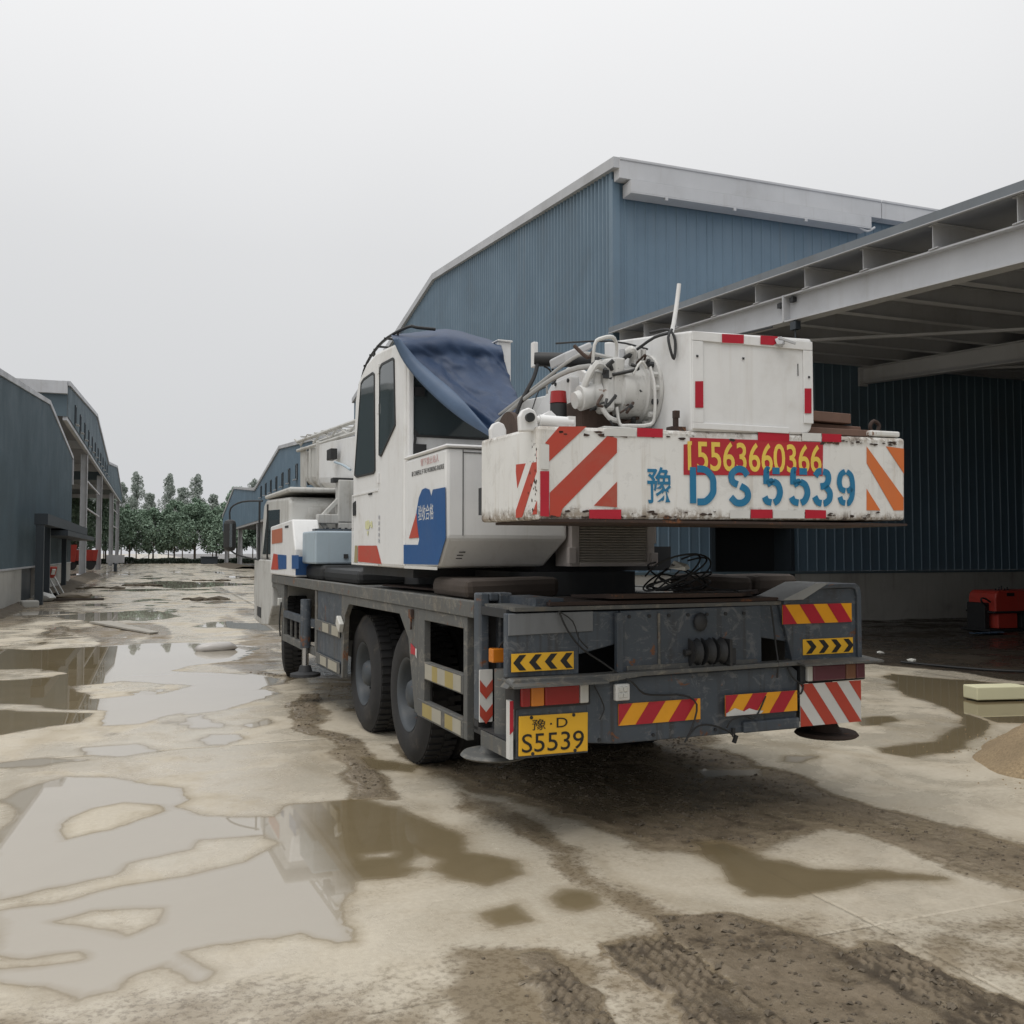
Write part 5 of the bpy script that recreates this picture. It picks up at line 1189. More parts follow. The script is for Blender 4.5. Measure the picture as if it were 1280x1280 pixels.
# mast box with red tapes
mb_ = empty('winch_box', (0,0,0), 0, parent=C)
m = SB(); m.loft([(-.235,-4,2.372),(.50,-4,2.385),(.535,-4,2.392),(.558,-4,2.41),(.57,-4,2.45),(.57,-4,2.95),(-.24,-4,2.932)], [(-.235,-2.9,2.372),(.50,-2.9,2.385),(.535,-2.9,2.392),(.558,-2.9,2.41),(.57,-2.9,2.45),(.57,-2.9,2.95),(-.24,-2.9,3.10)])
sbuild(m, 'box_shell', W_, mb_, bevel=.012)
m = SB(); m.box(-.235,.57,-4.010,-4.002,2.878,2.93); m.box(-.235,-.165,-4.010,-4.002,2.42,2.876); m.box(.505,.57,-4.010,-4.002,2.45,2.876); m.box(-.235,.40,-4.010,-4.002,2.385,2.42)
sbuild(m, 'edge_fold', W_, mb_, bevel=.003)
def st(pts, name, mat): return ss(pts, name, mat, y=-4.011, parent=mb_)
st([(-0.045,-4,2.927),(0.098,-4,2.933),(0.097,-4,2.883),(-0.045,-4,2.877)], 'reflective_tape', M['red'])
st([(0.21,-4,2.938),(0.324,-4,2.942),(0.335,-4,2.911),(0.296,-4,2.889),(0.209,-4,2.887)], 'reflective_tape', M['red'])
st([(-0.22,-4,2.648),(-0.169,-4,2.652),(-0.17,-4,2.504),(-0.221,-4,2.501)], 'reflective_tape', M['red'])
st([(0.508,-4,2.652),(0.555,-4,2.655),(0.553,-4,2.509),(0.505,-4,2.507)], 'reflective_tape', M['red'])
m = SB(); m.ico((.34,-4.03,2.905), .03, 1, (1.2,.6,1), .4); m.bar((.32,-4.03,2.93),(.42,-4.05,2.90),.012); sbuild(m, 'broken_clip', M['galv'], mb_)
m = SB(); m.obox((.10,-4.004,2.80),(.012,.004,.012)); m.obox((.47,-4.004,2.76),(.004,.003,.07)); m.obox((-.205,-4.013,2.79),(.012,.004,.012)); m.obox((.54,-4.013,2.72),(.012,.004,.012)); sbuild(m, 'scuff', M['dark'], mb_)
# rod antenna and hose loop at the box's top left
m = SB(); m.tube([(-0.163,-3.75,3.269),(-0.18,-3.75,3.149),(-0.202,-3.75,3.03),(-0.229,-3.76,2.936),(-0.231,-3.78,2.871),(-0.195,-3.8,2.833),(-0.162,-3.85,2.83)], .0125, 10); sbuild(m, 'bent_pipe', W_, mb_, smooth=True)
m = SB(); m.tube([(-.27,-3.85,2.97),(-.30,-3.86,2.92),(-.29,-3.87,2.84),(-.265,-3.86,2.80),(-.25,-3.85,2.86),(-.25,-3.84,2.93),(-.27,-3.8,2.98),(-.33,-3.7,2.98)], .008); m.tube([(-.26,-3.8,2.96),(-.33,-3.75,2.94),(-.36,-3.6,2.9)], .009); sbuild(m, 'hose', M['dark'], mb_, smooth=True)
m = SB(); m.box(-.34,-.25,-3.96,-3.9,2.37,2.40); m.box(-.31,-.29,-3.95,-3.92,2.40,2.49); m.obox((-.30,-3.94,2.47),(.03,.03,.04)); sbuild(m, 'drain_valve', M['rust'], mb_)
# winch reducer on the left side of the box (axis x)
wr = empty('winch_drive', (0,0,0), 0, parent=C)
cy, cz_ = -3.46, 2.665
RM = Matrix.Translation((-.24,0,0)) @ Matrix.Diagonal((.68,1,1,1)) @ Matrix.Translation((.24,0,0))
def rbuild(m, *a, **k): m.xform(RM); return sbuild(m, *a, **k)
m = SB(); m.lathe_x([(.0,.0),(.0,.235),(-.03,.235),(-.03,.0)], (-.24,cy,cz_), 40); rbuild(m, 'flange', M['machine'], wr, smooth=True)
for i in range(16):
    a = 2*math.pi*i/16; m = SB(); m.cyl((-.27,cy+.21*math.cos(a),cz_+.21*math.sin(a)),(-.315,cy+.21*math.cos(a),cz_+.21*math.sin(a)),.018,n=6); rbuild(m, 'flange_bolt', M['machine'] if i % 3 else M['dark'], wr)
m = SB(); m.lathe_x([(-.0,.185),(-.06,.185),(-.07,.165),(-.27,.160),(-.29,.13),(-.29,.0)], (-.27,cy,cz_), 40); rbuild(m, 'gear_housing', M['machine'], wr, smooth=True)
m = SB(); m.obox((-.585,cy,cz_+.06),(.09,.27,.27),(R(8),0,0)); rbuild(m, 'valve_plate', M['machine'], wr, bevel=.01)
for a, b in ((-.085,.14),(.11,.17),(-.11,-.05),(.085,-.02)):
    m = SB(); m.cyl((-.63,cy+a,cz_+b),(-.61,cy+a,cz_+b),.018,n=8); rbuild(m, 'cap_screw', M['black'], wr)
m = SB(); m.box(-.72,-.62,cy-.13,cy+.13,cz_-.14,cz_+.17); m.box(-.80,-.72,cy-.10,cy+.05,cz_-.05,cz_+.10); rbuild(m, 'hydraulic_motor', M['machine'], wr, bevel=.02)
m = SB(); m.cyl((-.72,cy-.04,cz_-.02),(-.90,cy-.04,cz_-.06),.075); m.cyl((-.90,cy-.04,cz_-.06),(-.95,cy-.04,cz_-.075),.05); rbuild(m, 'hydraulic_motor', M['machine'], wr, smooth=True)
m = SB(); m.box(-.74,-.69,cy-.142,cy-.13,cz_+.05,cz_+.10); rbuild(m, 'motor_plate', M['dark'], wr)
for P, r, mt in (([(-.60,cy-.1,cz_+.16),(-.60,cy-.12,cz_+.25),(-.66,cy-.15,cz_+.29),(-.76,cy-.15,cz_+.28),(-.82,cy-.13,cz_+.24),(-.82,cy-.1,cz_+.05)], .013, M['machine']),
              ([(-.34,cy-.2,cz_+.12),(-.33,cy-.24,cz_-.0),(-.34,cy-.25,cz_-.16),(-.36,cy-.22,cz_-.22),(-.55,cy-.2,cz_-.23),(-.62,cy-.18,cz_-.22),(-.63,cy-.16,cz_-.12)], .012, M['machine']),
              ([(-.50,cy-.05,cz_+.20),(-.46,cy-.10,cz_+.235),(-.42,cy-.10,cz_+.225),(-.41,cy-.05,cz_+.16)], .026, M['machine']),
              ([(-.72,cy-.1,cz_+.12),(-.80,cy-.12,cz_+.13),(-.86,cy-.1,cz_+.06),(-.88,cy-.05,cz_-.02)], .028, M['machine']),
              ([(-.55,cy,cz_+.20),(-.75,cy+.1,cz_+.24),(-.86,cy+.22,cz_+.20),(-.92,cy+.6,cz_+.12),(-.85,cy+1.5,cz_+.05)], .013, M['hose']),
              ([(-.62,cy,cz_+.15),(-.82,cy+.1,cz_+.15),(-.95,cy+.3,cz_+.11),(-.98,cy+.8,cz_+.04),(-.9,cy+1.5,cz_-.02)], .017, M['hose']),
              ([(-.28,cy-.1,cz_+.25),(-.5,cy+.1,cz_+.33),(-.85,cy+.4,cz_+.36)], .006, M['black']),
              ([(-.48,cy-.17,cz_+.08),(-.42,cy-.19,cz_+.15),(-.36,cy-.18,cz_+.12)], .010, M['machine']),
              ([(-.75,cy-.1,cz_-.1),(-.70,cy-.15,cz_-.18),(-.62,cy-.16,cz_-.2)], .016, M['machine'])):
    m = SB(); m.tube(P, r, 8); rbuild(m, 'pipe', mt, wr, smooth=True)
for x, z in ((-.52,.21),(-.40,.20),(-.36,.24),(-.31,.22)):
    m = SB(); m.cyl((x,cy-.08,cz_+z-.05),(x,cy-.08,cz_+z+.03),.022,n=8); rbuild(m, 'fitting', M['machine'] if x > -.5 else M['galv'], wr)
m = SB(); m.loft([(-.86,cy+.25,cz_+.27),(-.66,cy+.15,cz_+.33),(-.64,cy+.15,cz_+.29),(-.84,cy+.25,cz_+.21)], [(-.86,cy+.5,cz_+.27),(-.66,cy+.4,cz_+.33),(-.64,cy+.4,cz_+.29),(-.84,cy+.5,cz_+.21)]); rbuild(m, 'cover_plate', M['steel_white'], wr, bevel=.01)
m = SB(); m.box(-.80,-.25,cy-.22,cy+.5,2.372,cz_-.24); rbuild(m, 'winch_base', M['white_grimy'], wr, bevel=.01)
for i in range(14):   # small dark hoses and fittings between the machine parts
    x = random.uniform(-.62,-.30); y = cy+random.uniform(-.22,-.05); z = cz_+random.choice([random.uniform(-.22,-.08), random.uniform(.12,.24)])
    m = SB(); m.tube([(x,y,z),(x+random.uniform(-.06,.06),y-.02,z+random.uniform(-.05,.05)),(x+random.uniform(-.12,.12),y+.03,z+random.uniform(-.08,.08))], random.uniform(.006,.012), 6); sbuild(m, 'hose', M['black'] if i % 2 else M['rope'], wr, smooth=True)
for i in range(12):
    x = random.uniform(-.60,-.28); y = cy+random.uniform(-.20,.0); z = cz_+random.uniform(-.2,.24)
    m = SB(); m.cyl((x,y,z),(x+random.uniform(-.03,.03),y-.03,z+.03),.013,n=6); sbuild(m, 'fitting', M['dark'], wr)
m = SB(); m.box(-.66,-.30,cy+.0,cy+.3,2.38,2.62); sbuild(m, 'valve_block', M['rope'], wr, bevel=.02)
# rope drum (dark) further left and front
m = SB(); m.lathe_x([(0,0),(0,.225),(.03,.225),(.03,.20),(.56,.20),(.56,.225),(.59,.225),(.59,0)], (-.91,-2.85,2.38), 40); sbuild(m, 'rope_drum', M['rope'], wr, smooth=True)
m = SB()
for i in range(20): m.lathe_x([(-.012,.202),(-.006,.212),(.006,.212),(.012,.202)], (-.87+.026*i,-2.85,2.38), 32)
sbuild(m, 'wire_rope', M['rope'], wr, smooth=True)
m = SB(); m.box(-.33,-.27,-3.2,-2.5,2.30,2.62); sbuild(m, 'drum_guard', M['rust'], wr, bevel=.02)
# second drive cover (pale) right of the beacon
m = SB(); m.box(-.62,-.55,-3.20,-2.95,2.585,2.80); sbuild(m, 'drive_cover', W_, wr, bevel=.012)
m = SB(); m.cyl((-.55,-3.08,2.69),(-.36,-3.08,2.69),.095); sbuild(m, 'drive_cover', W_, wr, smooth=True)
for a, b in ((-.10,.08),(.10,.09),(-.10,-.085),(.10,-.085)):
    m = SB(); m.cyl((-.627,-3.08+a,2.69+b),(-.618,-3.08+a,2.69+b),.013,n=8); sbuild(m, 'cap_screw', M['black'], wr)
# platform deck under it all
m = SB(); m.box(-1.0,1.2,-3.19,-2.55,1.95,2.13); m.box(-.25,.55,-3.1,1.9,2.0,2.25); sbuild(m, 'rear_platform', M['dark'], C)
# beacon
be = empty('beacon', (0,0,0), 0, parent=C)
p = SM @ Vector((-0.76,-3.35,2.59))
m = MB(); m.cyl((p.x,p.y,p.z+.004),(p.x,p.y,p.z+.075),.052,.047,n=24); m.build('beacon_lens', M['lens_red'], be, smooth=True)
m = MB(); m.cyl((p.x,p.y,p.z-.12),(p.x,p.y,p.z),.05,n=24); m.build('beacon_base', M['black'], be, smooth=True)
# boards lying on the counterweight belong to the scene as own things (see below)

# ---------------- boom
bo = empty('boom', (0,0,0), 0, parent=C)
def bz(y): return 2.45 + .062*y           # centre line height
def section(y0, y1, w, h, name, x=.05, dz=0, mat=None):
    def ring(y):
        z = bz(y)+dz; a, b = w/2, h/2
        pts = [(-a,b*.97),(-a,-b*.45)] + [(-a*math.cos(t), -b*.45-(b*.55)*math.sin(t)) for t in [k*math.pi/8 for k in range(1,8)]] + [(a,-b*.45),(a,b*.97)]
        return [(x+u, y, z+v) for u, v in pts]
    m = MB(); m.loft(ring(y0), ring(y1)); return m.build(name, mat or M['white_grimy'], bo, bevel=.01)
section(1.3, 10.4, .62, .78, 'boom_section', mat=M['white'])
section(10.4, 11.2, .54, .68, 'boom_section')
section(11.2, 11.7, .46, .58, 'boom_section')
for y, w, h in ((10.30,.68,.86),(11.1,.60,.75),(11.6,.52,.64)): section(y, y+.12, w, h, 'boom_collar')
m = MB()
for s in (-1, 1):
    m.pyz([(11.7,bz(11.7)-.35),(12.15,bz(12)-.30),(12.2,bz(12)+.42),(11.7,bz(11.7)+.38)], .05+s*.25-.012, .05+s*.25+.012)
m.build('boom_head', M['white_grimy'], bo)
for z in (-.12, .25):
    m = MB(); m.lathe_x([(-.15,.0),(-.15,.17),(-.09,.14),(0,.17),(.09,.14),(.15,.17),(.15,0)], (.05,12.0,bz(12)+z), 28); m.build('head_sheave', M['dark'], bo, smooth=True)
# jib stowed on the boom's side: lattice of tubes
m = MB()
for dz in (.44, .60):
    m.tube([(-.24,7.6,bz(7.6)+dz),(-.24,12.3,bz(12.3)+dz-.10)], .03, 8, 0)
m.tube([(.10,7.2,bz(7.2)+.66),(.10,12.5,bz(12.5)+.50)], .035, 8, 0)
k = 0; y = 7.8
while y < 12:
    m.tube([(-.24,y,bz(y)+(.44 if k else .58)),(-.24,y+.6,bz(y+.6)+(.56 if k else .42))], .016, 6, 0); m.tube([(-.24,y,bz(y)+.58),(.10,y+.3,bz(y)+.62)], .014, 6, 0)
    k ^= 1; y += .6
m.build('stowed_jib', M['white_grimy'], bo, smooth=True)
m = MB(); m.obox((-.36,8.9,bz(8.9)+.15),(.10,.28,.16)); m.build('work_lamp', M['black'], bo, bevel=.01)
m = MB(); m.tube([(-.36,8.7,bz(8.9)+.02),(-.36,8.2,bz(8.2)-.02),(-.32,7.9,bz(8)-.1)], .018); m.build('cable_tray', M['lightblue'], bo, smooth=True)
# boom root and pivot tower: visible right of the tarpaulin
m = MB()
for s in (-1, 1):
    m.pyz([(.0,2.1),(2.3,2.0),(2.2,2.5),(1.35,3.02),(1.1,3.06),(.4,2.75),(.0,2.5)], .08+s*.40-.02, .08+s*.40+.02)
m.build('pivot_tower', M['white'], C, bevel=.006)
m = MB(); m.loft([(-.34,.45,2.42),(.48,.45,2.42),(.48,.45,2.70),(-.34,.45,2.70)], [(-.27,1.4,2.28),(.37,1.4,2.28),(.37,1.4,2.92),(-.27,1.4,2.92)]); m.build('boom_root', M['white'], bo, bevel=.01)
m = MB(); m.cyl((-0.792,0.75,2.996),(-0.391,0.55,2.98),.048,n=20); m.build('hose_roll', M['black'], C, smooth=True)
m = MB(); a = Vector((-0.792,0.75,3.045)); m.obox((a.x,a.y,a.z-.02),(.035,.05,.17)); m.build('hose_bracket', M['white'], C, bevel=.006)
for P, r, mt in (([(-0.783,0.72,2.959),(-0.806,0.72,2.877),(-0.853,0.72,2.788),(-0.911,0.72,2.683),(-0.94,0.72,2.601)], .014, M['dark']), ([(-0.686,0.7,2.936),(-0.662,0.7,2.895),(-0.662,0.7,2.852),(-0.686,0.7,2.828)], .008, M['black']), ([(-0.745,0.7,2.942),(-0.704,0.7,2.924),(-0.674,0.7,2.872)], .006, M['black']),
                 ([(-0.745,0.65,2.752),(-0.745,0.65,2.827),(-0.698,0.65,2.862),(-0.639,0.65,2.888)], .007, M['hose']), ([(-0.821,0.74,2.632),(-0.774,0.74,2.764),(-0.75,0.74,2.793),(-0.697,0.74,2.818)], .004, M['dark'])):
    m = MB(); m.tube(P, r); m.build('hose', mt, C, smooth=True)
m = MB(); m.tube([(-.1,.6,3.10),(.3,.3,3.13),(.5,-.1,3.15)], .008); m.build('hose', M['black'], C)

# ------------------------------------------------------------------ things resting on the crane
CM = Matrix.Translation(CR_LOC) @ Matrix.Rotation(CR_ROT, 4, 'Z')
def top(name, m, mat, label, cat_, group=None, smooth=False, bevel=0, base=None, mtx=None, kind=None, angle=40):
    if mtx is not None: m.xform(mtx)
    if base is not None: m.xform(Matrix.Translation(-Vector(base)))
    o = m.build(name, mat, None, smooth=smooth, bevel=bevel, angle=angle)
    if base is not None: o.location = base
    return setp(o, label, cat_, group, kind)
def tarp():
    rows = [
     [(-1.214,2.75,3.539), (-0.981,2.75,3.595), (-0.687,2.8,3.654), (-0.421,2.75,3.604), (-0.228,2.7,3.547)],
     [(-1.359,2.17,3.352), (-1.146,2.16,3.394), (-0.898,2.16,3.436), (-0.635,2.16,3.401), (-0.449,2.15,3.369)],
     [(-1.299,2.13,3.216), (-1.079,2.1,3.241), (-0.868,2.09,3.25), (-0.617,2.1,3.259), (-0.433,2.12,3.238)],
     [(-1.209,2.02,3.053), (-1.026,1.96,3.075), (-0.841,1.94,3.078), (-0.627,1.97,3.093), (-0.432,2.02,3.09)],
     [(-1.089,1.85,2.872), (-0.953,1.76,2.898), (-0.806,1.72,2.896), (-0.631,1.76,2.926), (-0.485,1.8,2.948)],
     [(-0.974,1.65,2.711), (-0.887,1.56,2.734), (-0.802,1.5,2.743), (-0.678,1.52,2.783), (-0.545,1.6,2.839)],
     [(-0.848,1.48,2.572), (-0.817,1.4,2.576), (-0.791,1.34,2.587), (-0.732,1.36,2.634), (-0.656,1.42,2.699)]]
    g = np.array(rows)                                     # 7 x 5 x 3
    def cr(P, u):
        i = min(int(u), len(P)-2); t = u-i; a, b, c, d = P[max(i-1,0)], P[i], P[i+1], P[min(i+2,len(P)-1)]
        return .5*((2*b)+(c-a)*t+(2*a-5*b+4*c-d)*t*t+(3*b-a-3*c+d)*t**3)
    NU, NV = 60, 44; V = np.zeros((NU+1, NV+1, 3))
    for i in range(NU+1):
        r = [cr(g[:, k], i/NU*6) for k in range(5)]
        for j in range(NV+1): V[i, j] = cr(np.array(r), j/NV*4)
    U_, W2 = np.meshgrid(np.linspace(0,1,NU+1), np.linspace(0,1,NV+1), indexing='ij')
    amp = np.clip((U_-.08)*4, 0, 1)
    fold = (.040*np.sin(2*math.pi*(1.15*W2+.35*U_)+.6) * np.clip(U_*1.6,0,1) + .016*np.sin(2*math.pi*(3.1*W2-1.2*U_)+1) + .022*(1-np.abs(vnoise(U_*2.2+W2*2.2, (U_-W2)*5, 17, 4))*2.4).clip(0,1)**2 + .012*vnoise(U_*9+W2*3, W2*6, 4, 3)*1.5 + .02*vnoise(U_*2.5-W2*4, W2*2+U_*3, 14, 2))
    V[:, :, 1] -= fold*amp
    V[:, :, 2] += .014*vnoise(W2*7, U_*5, 9, 3)*(1-amp) 
    i = np.arange((NU+1)*(NV+1)).reshape(NU+1, NV+1)
    F = np.stack([i[:-1,:-1], i[:-1,1:], i[1:,1:], i[1:,:-1]], -1).reshape(-1, 4)
    base = CM @ Vector((-.85, 2.2, 3.3))
    co = [CM @ Vector(v) - base for v in V.reshape(-1, 3)]
    me = bpy.data.meshes.new('tarpaulin'); me.from_pydata(co, [], F.tolist()); me.materials.append(M['tarp'])
    me.polygons.foreach_set('use_smooth', [True]*len(F))
    o = link('tarpaulin', me, loc=base); s = o.modifiers.new('thickness', 'SOLIDIFY'); s.thickness = .004
    setp(o, 'blue tarpaulin draped over the rear window of the crane operator cab', 'tarpaulin')
    # turned-over hem along the slanting edge, coloured lighter as if catching more light
    A = [(-1.378,2.13,3.367), (-1.314,2.08,3.199), (-1.231,1.97,3.036), (-1.116,1.79,2.849), (-0.992,1.6,2.686), (-0.853,1.42,2.553)]
    B = [(-1.332,2.11,3.367), (-1.219,2.03,3.204), (-1.125,1.9,3.069), (-1.019,1.72,2.912), (-0.955,1.53,2.756), (-0.861,1.4,2.579)]
    a, b = np.array(A), np.array(B); co = []; n = 40; k = 8
    for q in range(n+1):
        p0, p1 = cr(a, q/n*5), cr(b, q/n*5)
        for w in range(k+1):
            t = w/k; p = p0*(1-t)+p1*t; p[1] -= .028*math.sin(math.pi*min(1, t*1.0)) + .01; co.append(tuple(CM @ Vector(p) - base))
    F = [(r*(k+1)+c, r*(k+1)+c+1, (r+1)*(k+1)+c+1, (r+1)*(k+1)+c) for r in range(n) for c in range(k)]
    me = bpy.data.meshes.new('hem'); me.from_pydata(co, [], F); me.materials.append(plain('lit_blue_tarpaulin', (.06,.10,.17), .55, var=.25, scale=9)); me.polygons.foreach_set('use_smooth', [True]*len(F))
    h = link('hem', me, o); s = h.modifiers.new('thickness', 'SOLIDIFY'); s.thickness = .005
    pts = [(-0.46,2.14,3.405), (-0.525,2.05,3.127), (-0.445,2.04,3.112), (-0.411,2.12,3.412)]
    
tarp()
def block(pts, z0, z1, jag=.012):
    m = MB(); n = len(pts)
    m.loft([(x, y, z0) for x, y in pts], [(x+random.uniform(-jag,jag), y+random.uniform(-jag,jag), z1+random.uniform(-jag,jag)) for x, y in pts]); return m
top('support_pad', block([(-1.22,.88),(-.52,.92),(-.50,1.72),(-1.20,1.70)], 1.392, 1.53), M['wood'], 'thick dark timber support pad on the crane deck under the white cabinet', 'support pad', 'timber pads on the deck', bevel=.045, mtx=CM)
top('support_pad', block([(.52,.72),(.98,.74),(.98,1.20),(.52,1.18)], 1.392, 1.535), M['wood'], 'dark timber pad on the deck, left of the pair by the right corner guard', 'support pad', 'timber pads on the deck', bevel=.045, mtx=CM)
top('support_pad', block([(1.0,.76),(1.40,.74),(1.41,1.20),(1.0,1.2)], 1.392, 1.54), M['wood'], 'brown timber pad on the deck, right of the pair by the corner guard', 'support pad', 'timber pads on the deck', bevel=.045, mtx=CM)
top('steel_sheet', block([(-1.02,.04),(.62,.02),(.66,.50),(-.55,.62),(-.98,.50)], 1.389, 1.412, .006), M['rust'], 'rusty brown steel sheet lying across the crane tail deck, lower one', 'steel sheet', 'rusty sheets on the deck', mtx=CM)
top('steel_sheet', block([(-.62,.0),(.30,-.02),(.68,.30),(.30,.44),(-.70,.40)], 1.424, 1.444, .010), M['rust'], 'rusty brown steel sheet on top of the other one on the tail deck', 'steel sheet', 'rusty sheets on the deck', mtx=CM)
m = MB(); m.loft([(-1.0,1.85,1.40),(-.4,1.9,1.40),(-.4,3.2,1.40),(-1.1,3.4,1.40)],[(-1.0,1.85,1.415),(-.4,1.9,1.42),(-.4,3.2,1.412),(-1.1,3.4,1.415)]); top('deck_mat', m, M['rust'], 'thin reddish-brown steel mat on the deck beneath the operator cab', 'mat', mtx=CM)
# tangle of black cable with a white rag
m = MB()
for k in range(7):
    r1, r2 = random.uniform(.10,.26), random.uniform(.08,.15); ph = random.uniform(0,6); lift = random.uniform(.01,.13)
    m.tube([(-.02+r1*math.cos(a)+.06*k*.3, .25+r2*math.sin(a)+.02*k, 1.458+max(0, lift*(1+math.sin(a*1+ph)))) for a in [ph+j*2*math.pi/10 for j in range(10)]], .006, 6)
m.tube([(-.2,.2,1.46),(-.1,.15,1.55),(.0,.2,1.59),(.1,.22,1.54),(.2,.15,1.47),(.32,.1,1.46),(.3,.0,1.455)], .006, 6)
top('cable_coil', m, M['black'], 'loose tangle of black cable lying on the rusty deck sheet', 'cable', smooth=True, mtx=CM)
m = MB(); m.loft([(-.10,.2,1.60),(.0,.16,1.585),(.06,.2,1.60),(.03,.28,1.61),(-.04,.26,1.63)], [(-.06,.2,1.606),(.0,.17,1.61),(.05,.21,1.625),(.02,.26,1.64),(-.03,.25,1.65)])
top('rag', m, M['rag'], 'crumpled white rag on top of the cable tangle', 'rag', mtx=CM)
S2 = CM @ SM
def sblock(pts, z0, z1, zt=0):
    m = MB(); m.loft([(x,y,z0+zt*x) for x,y in pts],[(x,y,z1+zt*x) for x,y in pts]); return m
brown = painted('brown_board', (.17,.10,.075), .8, .5, (.08,.06,.05), seed=50)
top('board', sblock([(.575,-3.9),(.93,-3.9),(.95,-3.4),(.575,-3.4)], 2.50, 2.56, -.02), brown, 'short brown board topmost of the stack on the counterweight right side', 'board', 'brown boards on the counterweight', mtx=S2, bevel=.004)
top('board', sblock([(.575,-3.85),(1.02,-3.88),(1.05,-3.3),(.575,-3.3)], 2.455, 2.50, -.03), brown, 'middle brown board of the stack on the counterweight right side', 'board', 'brown boards on the counterweight', mtx=S2, bevel=.004)
top('board', sblock([(.60,-3.92),(1.16,-3.96),(1.16,-3.3),(.60,-3.3)], 2.412, 2.452, -.012), brown, 'lowest and longest brown board of the stack on the counterweight', 'board', 'brown boards on the counterweight', mtx=S2, bevel=.004)

# ------------------------------------------------------------------ loose things about the yard
def heap(name, cx, cy, r, h, label, mat, seed, n=64, k=40, mx=None):
    V = [(0,0,h)]; F = []
    for i in range(1, k+1):
        for j in range(n):
            a = 2*math.pi*j/n; d = i/k; rr = r*(1+.03*math.sin(2*a+seed)+.035*math.sin(5*a+seed*2)+.02*math.sin(11*a))
            x, y = rr*d*math.cos(a), rr*d*math.sin(a)
            V.append((x, y, h*(1-d)**1.08*(1) + (1-d)*.03*math.sin(3*a)))
    V = np.array(V); V[:,2] += .02*vnoise((V[:,0]+cx)*6, (V[:,1]+cy)*6, seed, 4)*np.clip(V[:,2]/.05,0,1) + .010*vnoise((V[:,0]+cx)*38, (V[:,1]+cy)*38, seed+1, 3)*np.clip(V[:,2]/.03,0,1)
    V[-n:,2] = -.012
    for j in range(n): F.append((0, 1+j, 1+(j+1)%n))
    for i in range(k-1):
        for j in range(n): F.append((1+i*n+j, 1+(i+1)*n+j, 1+(i+1)*n+(j+1)%n, 1+i*n+(j+1)%n))
    me = bpy.data.meshes.new(name); me.from_pydata(V.tolist(), [], F); me.materials.append(mat); me.polygons.foreach_set('use_smooth', [True]*len(F))
    return setp(link(name, me, loc=(cx, cy, 0)), label, 'sand heap')
t = NT('damp_sand'); P_ = t.world(); n1 = t.noise(P_, 2.2, 5); n2 = t.noise(P_, 48, 7, .8); n3 = t.noise(P_, 150, 3, .7)
c_ = t.mix(t.ramp(n2,.35,.65), (.22,.16,.09), (.52,.39,.24)); c_ = t.mix(t.ramp(n1,.4,.65,0,.5), c_, (.24,.18,.11)); c_ = t.mix(t.ramp(n3,.62,.7,0,.7), c_, (.09,.065,.045)); t.bump(t.math('ADD', n2, n3), .8, .012); M['sand'] = t.done(c_, .95)
heap('sand_pile', 7.27, 5.33, 1.15, .86, 'heap of damp brown building sand at the right edge of the yard', M['sand'], 3)
def gravel_grains():
    V, F = [], []
    for i in range(200):
        a = random.uniform(0, 6.28); d = abs(random.gauss(1.18, .16)); x, y = 7.27+1.15*d*math.cos(a), 5.33+1.15*d*math.sin(a); r = random.uniform(.004, .014); b = len(V)
        for p in ((1,0,0),(-.5,.9,0),(-.5,-.9,0),(0,0,.9)): V.append((x+p[0]*r*random.uniform(.7,1.2), y+p[1]*r, .004+p[2]*r))
        F += [(b,b+1,b+3),(b+1,b+2,b+3),(b+2,b,b+3),(b,b+2,b+1)]
    me = bpy.data.meshes.new('sand_grains'); me.from_pydata(V, [], F); me.materials.append(M['sand'])
    setp(link('sand_grains', me), 'coarse brown grains spilled round the foot of the sand heap', 'sand', kind='stuff')
gravel_grains()
m = MB(); m.obox((0,0,.075),(.62,.26,.15)); m.obox((.30,.02,.10),(.12,.22,.09))
top('foam_block', m.xform(Matrix.Translation((9.12,8.35,.02)) @ Matrix.Rotation(R(-12),4,'Z')), M['foam'], 'pale yellow foam block lying in the wet by the sand heap', 'foam block', bevel=.012)
# red generator in the covered yard
ge = empty('generator', (17.05, 15.6, .03), R(-3), 'red enclosed generator with black end frame standing under the canopy', 'generator')
GR = M['generator_red']
m = MB(); m.pxz([(-.30,.40),(1.5,.40),(1.5,.86),(-.20,.86),(-.27,.80),(-.30,.70)], -.38, .38); m.build('upper_housing', GR, ge, bevel=.03)
m = MB(); m.box(-.22,.30,-.36,.36,.06,.38); m.build('lower_housing', GR, ge, bevel=.02)
m = MB(); m.box(.42,1.5,-.35,.35,.06,.38); m.build('lower_panel', M['dark'], ge, bevel=.01)
m = MB(); m.box(-.36,1.5,-.40,.40,.385,.43); m.box(-.42,-.30,-.20,.30,.0,.60); m.box(-.5,1.5,-.40,.40,0,.05); m.build('frame', M['black'], ge, bevel=.01)
m = MB(); m.tube([(-.46,-.3,.55),(-.58,-.3,.62),(-.60,-.3,.70),(-.50,-.3,.70),(-.36,-.3,.62)], .02); m.build('hose', M['black'], ge, smooth=True)
m = MB()
for k in range(5): m.cyl((-.02+.08*k,-.1,.86),(-.02+.08*k+.02*(k%2),-.1,.90+.03*(k%3)),.016)
m.build('filler_caps', M['black'], ge)
m = MB(); m.obox((.10,-.384,.78),(.20,.006,.07)); m.build('badge', M['ink'], ge)
m = MB()
for k in range(5): m.obox((.05+.12*k,0,.02+.004*k),(.5,.16,.02),(0,.05,.2*k))
top('blue_sacking', m.xform(Matrix.Translation((15.75,14.75,.04))), plain('dark_blue_sacking', (.03,.06,.10), .8), 'dark blue folded sacking on the soil beside the red generator', 'sacking')
